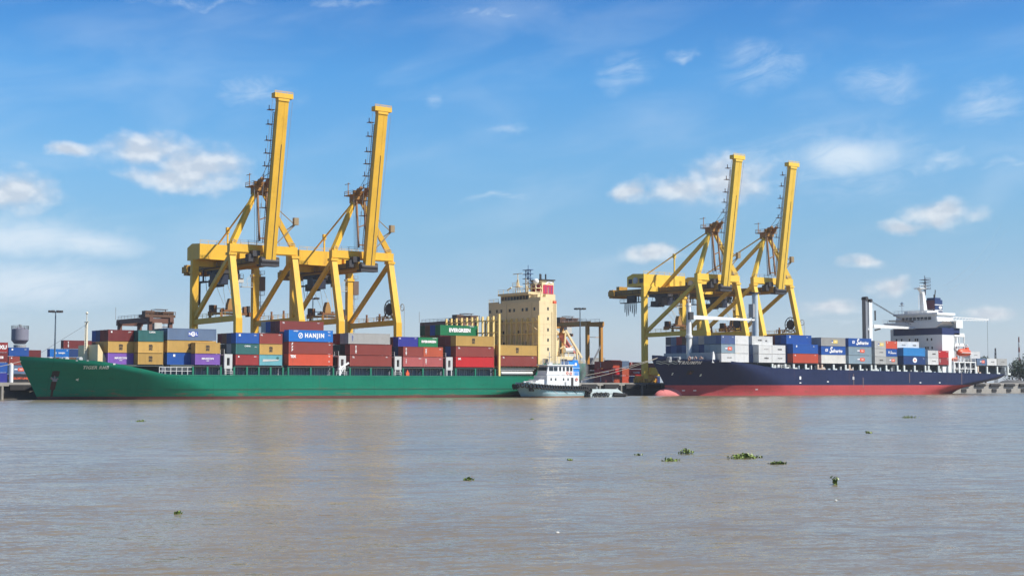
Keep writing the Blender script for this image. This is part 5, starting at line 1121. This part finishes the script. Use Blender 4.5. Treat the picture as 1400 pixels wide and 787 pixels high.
ms = MB().bar((104, -6, 9), (104, -6, 12.4), .18).bar((104, -7.2, 11), (104, -4.8, 11), .12).bar((106.5, -6.4, 9), (106.5, -6.4, 11.2), .1).bar((108.3, -7, 9), (108.3, -7, 11), .1).box(103.4, 104.6, -6.6, -5.4, 9, 9.6).bar((102.5, -5, 9), (102.5, -5, 10.6), .12).bar((109, -5, 9), (109, -5, 11.6), .1)
ms.rail([(101.6, -8.2, 9), (109, -8.2, 9)], .8, 1.4, .04).build('mast', LGREY, tg)
MB().box(97.5, 98.6, -7, -5, 3.0, 4.3).tube([(97, -7, 4.0), (97, -5, 4.0)], .55, 10).build('tow_winch', LGREY, tg)
MB().rail([(93.8, -7.6, 3.4), (98, -9.4, 3.3)], .9, 1.5, .05).box(94.2, 94.8, -7.2, -6.6, 3, 4.4).build('bow_fittings', WHITE, tg)

wb = thing('work_boat', 'low pale work boat lying behind the tug with tyres along its side', 'work boat', (123.5, -6, 0))
MB().prism([(116.9, -.4), (116.6, 2.2), (127.0, 2.2), (129.8, .55), (129.6, -.4)], 'y', -8.4, -3.6).build('hull', paint('pale grey-blue barge', (.52, .60, .60), .5, .1, rust=.5, streak=.3), wb)
MB().box(116.8, 129.7, -8.46, -8.41, .9, 1.05).build('rub_rail', GREYM, wb)
for k in range(7): tyre(wb, (118.0 + .82*k, -8.75, .62 + .16*(k % 2)), 'y', .60)
for k in range(6): tyre(wb, (125.6 + .72*k, -8.75, .62 - .03*k), 'y', .55)
MB().prism([(124.9, .35), (125.2, 1.3), (129.9, .9), (130.2, .35)], 'y', -9.1, -8.45).build('bow_fender', BLACK, wb)
MB().bar((119.4, -8, 2.2), (119.4, -8, 2.9), .3).bar((127, -8, 1.9), (127, -8, 2.6), .3).build('bollard', GREYM, wb)
tyre(wb, (116.3, -8.6, 1.9), 'y', .9)

# exhaust haze from the tug: a small real volume
def smoke():
    m = bpy.data.materials.new('exhaust smoke'); m.use_nodes = True; n = NT(m.node_tree)
    out = n.new('ShaderNodeOutputMaterial'); v = n.new('ShaderNodeVolumePrincipled'); n.l.new(v.outputs[0], out.inputs['Volume'])
    v.inputs['Color'].default_value = (.62, .62, .62, 1)
    co = n.new('ShaderNodeTexCoord').outputs['Generated']
    d = n.vec('LENGTH', n.vec('MULTIPLY', n.vec('SUBTRACT', co, (.5, .5, .5)), (2, 2, 2)))
    nz = n.noise(n.new('ShaderNodeTexCoord').outputs['Object'], .55, 4, .6)
    den = n.math('MULTIPLY', n.ramp(d, 1., .25), n.math('MULTIPLY', n.ramp(nz, .35, .70), 1.3))
    n.l.new(den, v.inputs['Density'])
    o = MB().ball((0, 0, 0), 2.3, 2.3, 5.0, 20, 14).build('exhaust_smoke', m); o.location = (115.2, -6.6, 7.6); o.rotation_euler = (0, R(-16), 0)
    tag(o, 'thin grey exhaust smoke drifting behind the tug funnel', kind='stuff')
smoke()

# ------------------------------------------------------------------ trees and floating plants
LEAF = [paint('tree leaves dark', (.020, .042, .014), .6, .3, grime=0), paint('tree leaves', (.035, .065, .020), .6, .3, grime=0)]
BARK = paint('bark', (.09, .065, .045), .9, .2)
def tree(x, y, h, w, seed, label, m):
    rg = random.Random(seed)
    t = thing('tree', label, 'tree', (x, y, 4), 'dark trees beyond the quay end')
    tb = MB().tube([(x, y, 3.9), (x + .3, y, 4 + h*.35), (x + .1, y, 4 + h*.7)], .5, 8, .2); cl_ = []
    for k in range(9):
        a = rg.uniform(0, 6.28); rr_ = w*rg.uniform(.3, .8); c = Vector((x + rr_*math.cos(a), y + rr_*math.sin(a), 4 + h*rg.uniform(.35, .9)))
        tb.tube([(x + .2, y, 4 + h*rg.uniform(.2, .5)), c], .18, 6, .06); cl_.append((c, w*rg.uniform(.3, .55)))
    tb.build('trunk', BARK, t); mb = MB()
    for c, r in cl_:
        for k in range(230):
            d = Vector((rg.gauss(0, 1), rg.gauss(0, 1), rg.gauss(0, .8))).normalized() * r * rg.random()**.4; p = c + d; s = rg.uniform(.25, .55)
            a = Vector((rg.uniform(-1, 1), rg.uniform(-1, 1), rg.uniform(-.6, .6))).normalized()*s; b = a.cross(Vector((rg.uniform(-1, 1), rg.uniform(-1, 1), 1))).normalized()*s*.6
            mb.add([p - a, p - b, p + a, p + b], [(0, 1, 2, 3)])
    mb.build('crown', m, t)
for i, (x, y, h, w, lb) in enumerate(((428, 58, 9.5, 8, 'low dark tree nearest the end of the quay'), (440, 66, 13, 8.5, 'tall dark tree behind the low tree at the quay end'), (452, 60, 14, 9, 'broad dark tree cut by the edge of the picture'), (425, 78, 7, 5, "bushy dark tree just aft of the dark blue stern"), (492, 122, 13.5, 5.5, 'distant small tree showing above the aft containers'), (476, 118, 9.5, 5, 'distant low bush beside the distant small tree'))): tree(x, y, h, w, 20 + i, lb, LEAF[i % 2])
md = MB().lathe([(6.5, 3.9), (4.5, 4.9), (2.3, 5.3), (.3, 5.4)], 401, 46, 18).build('gravel_heap', paint('grey gravel', (.11, .11, .11), .9, .3)); tag(md, "grey gravel heap on the quay beyond the dark blue stern", 'heap')

HY = [paint('hyacinth leaf', (.17, .235, .05), .45, .35, grime=0, spec=.5), paint('hyacinth leaf dark', (.085, .13, .03), .5, .35, grime=.3)]
def hyacinth(x, y, w, d, h, n, seed, label, m):
    rg = random.Random(seed); mb = MB(); st = MB()
    for k in range(n):
        px, py = x + rg.gauss(0, .42)*w, y + rg.gauss(0, .45)*d
        z = .5*h*rg.uniform(.15, 1) * max(.3, 1 - abs(px - x)/w*.6); a = rg.uniform(0, 6.28); lean = rg.uniform(.1, .5)
        tip = Vector((px + math.cos(a)*lean*z, py + math.sin(a)*lean*z, z)); r = rg.uniform(.028, .058)*(1 + .6*h)
        st.bar((px, py, -.02), tip, .02)
        nrm = Vector((math.cos(a)*.8, math.sin(a)*.8, rg.uniform(.3, 1))).normalized(); e1 = nrm.cross(Vector((0, 0, 1))).normalized(); e2 = nrm.cross(e1)
        ring = [tip + e1*r*math.cos(2*math.pi*i/8) + e2*r*1.15*math.sin(2*math.pi*i/8) + nrm*.25*r*(math.cos(4*math.pi*i/8)) for i in range(8)]
        mb.add(ring + [tip - nrm*.2*r], [(i, (i + 1) % 8, 8) for i in range(8)])
    t = thing('water_hyacinth', label, 'water plant', (x, y, 0), 'water hyacinth clumps floating on the river')
    mb.build('leaves', m, t); st.build('stem', HY[1], t)
for i, (x, y, w, d, h, n, lb) in enumerate((
    (-91.4, -183.1, .7, .5, .4, 30, 'small far clump floating off the green bow'), (-132.3, -280.3, .13, .12, .15, 11, 'tiny clump floating lowest and nearest on the open water'),
    (-117.2, -273.5, .20, .16, .22, 18, 'small flat clump alone in midstream'), (-101.3, -268.2, .55, .4, .32, 40, 'low spreading clump beside a taller sprig'),
    (-95.6, -263.3, .42, .3, .62, 30, 'taller upright sprig just behind the low spreading clump'), (-96.5, -268.4, 1.05, .5, .48, 110, 'longest leafy mat, widest of all the floating plants'),
    (-99.2, -273.0, .45, .3, .3, 50, 'dense brownish mat next to the longest leafy mat'), (-107.9, -283.7, .17, .12, .6, 14, 'upright pair of leafy sprigs nearest the bottom'),
    (-18.9, -219.5, 1.2, .6, .5, 50, 'far clump out towards the dark blue ship'), (-62.1, -248.5, .4, .3, .3, 20, 'faint far speck of leaves before the dark blue ship'),
    (-98.7, -262.9, .22, .2, .2, 10, 'tiny leaf speck left of the tall sprig'), (-104.7, -264.7, .3, .2, .15, 14, 'flat scrap of leaves between the midstream clump and the sprig'), (-55.5, -199.6, .5, .3, .25, 18, 'far scrap of leaves in front of the tugboat'))):
    hyacinth(x, y, w, d, h, n, 60 + i, lb, HY[1] if i in (6,) else HY[0])
FOAM = paint('white foam scrap', (.5, .5, .48), .8, .1)
for i, (x, y, lb) in enumerate(((-127.1, -291.0, 'white scrap floating alone near the bottom of the view'), (-113.7, -288.6, 'white scrap floating below the upright sprigs'))):
    o = MB().ball((x, y, .01), .06, .04, .03, 8, 6).build('floating_scrap', FOAM); tag(o, lb, 'litter')

# ------------------------------------------------------------------ river haze
hz = bpy.data.materials.new('river haze'); hz.use_nodes = True; n = NT(hz.node_tree)
out = n.new('ShaderNodeOutputMaterial'); v = n.new('ShaderNodeVolumePrincipled'); n.l.new(v.outputs[0], out.inputs['Volume'])
v.inputs['Color'].default_value = (.86, .92, 1, 1); v.inputs['Density'].default_value = .00010; v.inputs['Anisotropy'].default_value = .2
o = MB().box(-4010, 6010, -2510, 6010, -3.2, 140).build('haze', hz); tag(o, 'thin pale haze over the river and port', kind='stuff')
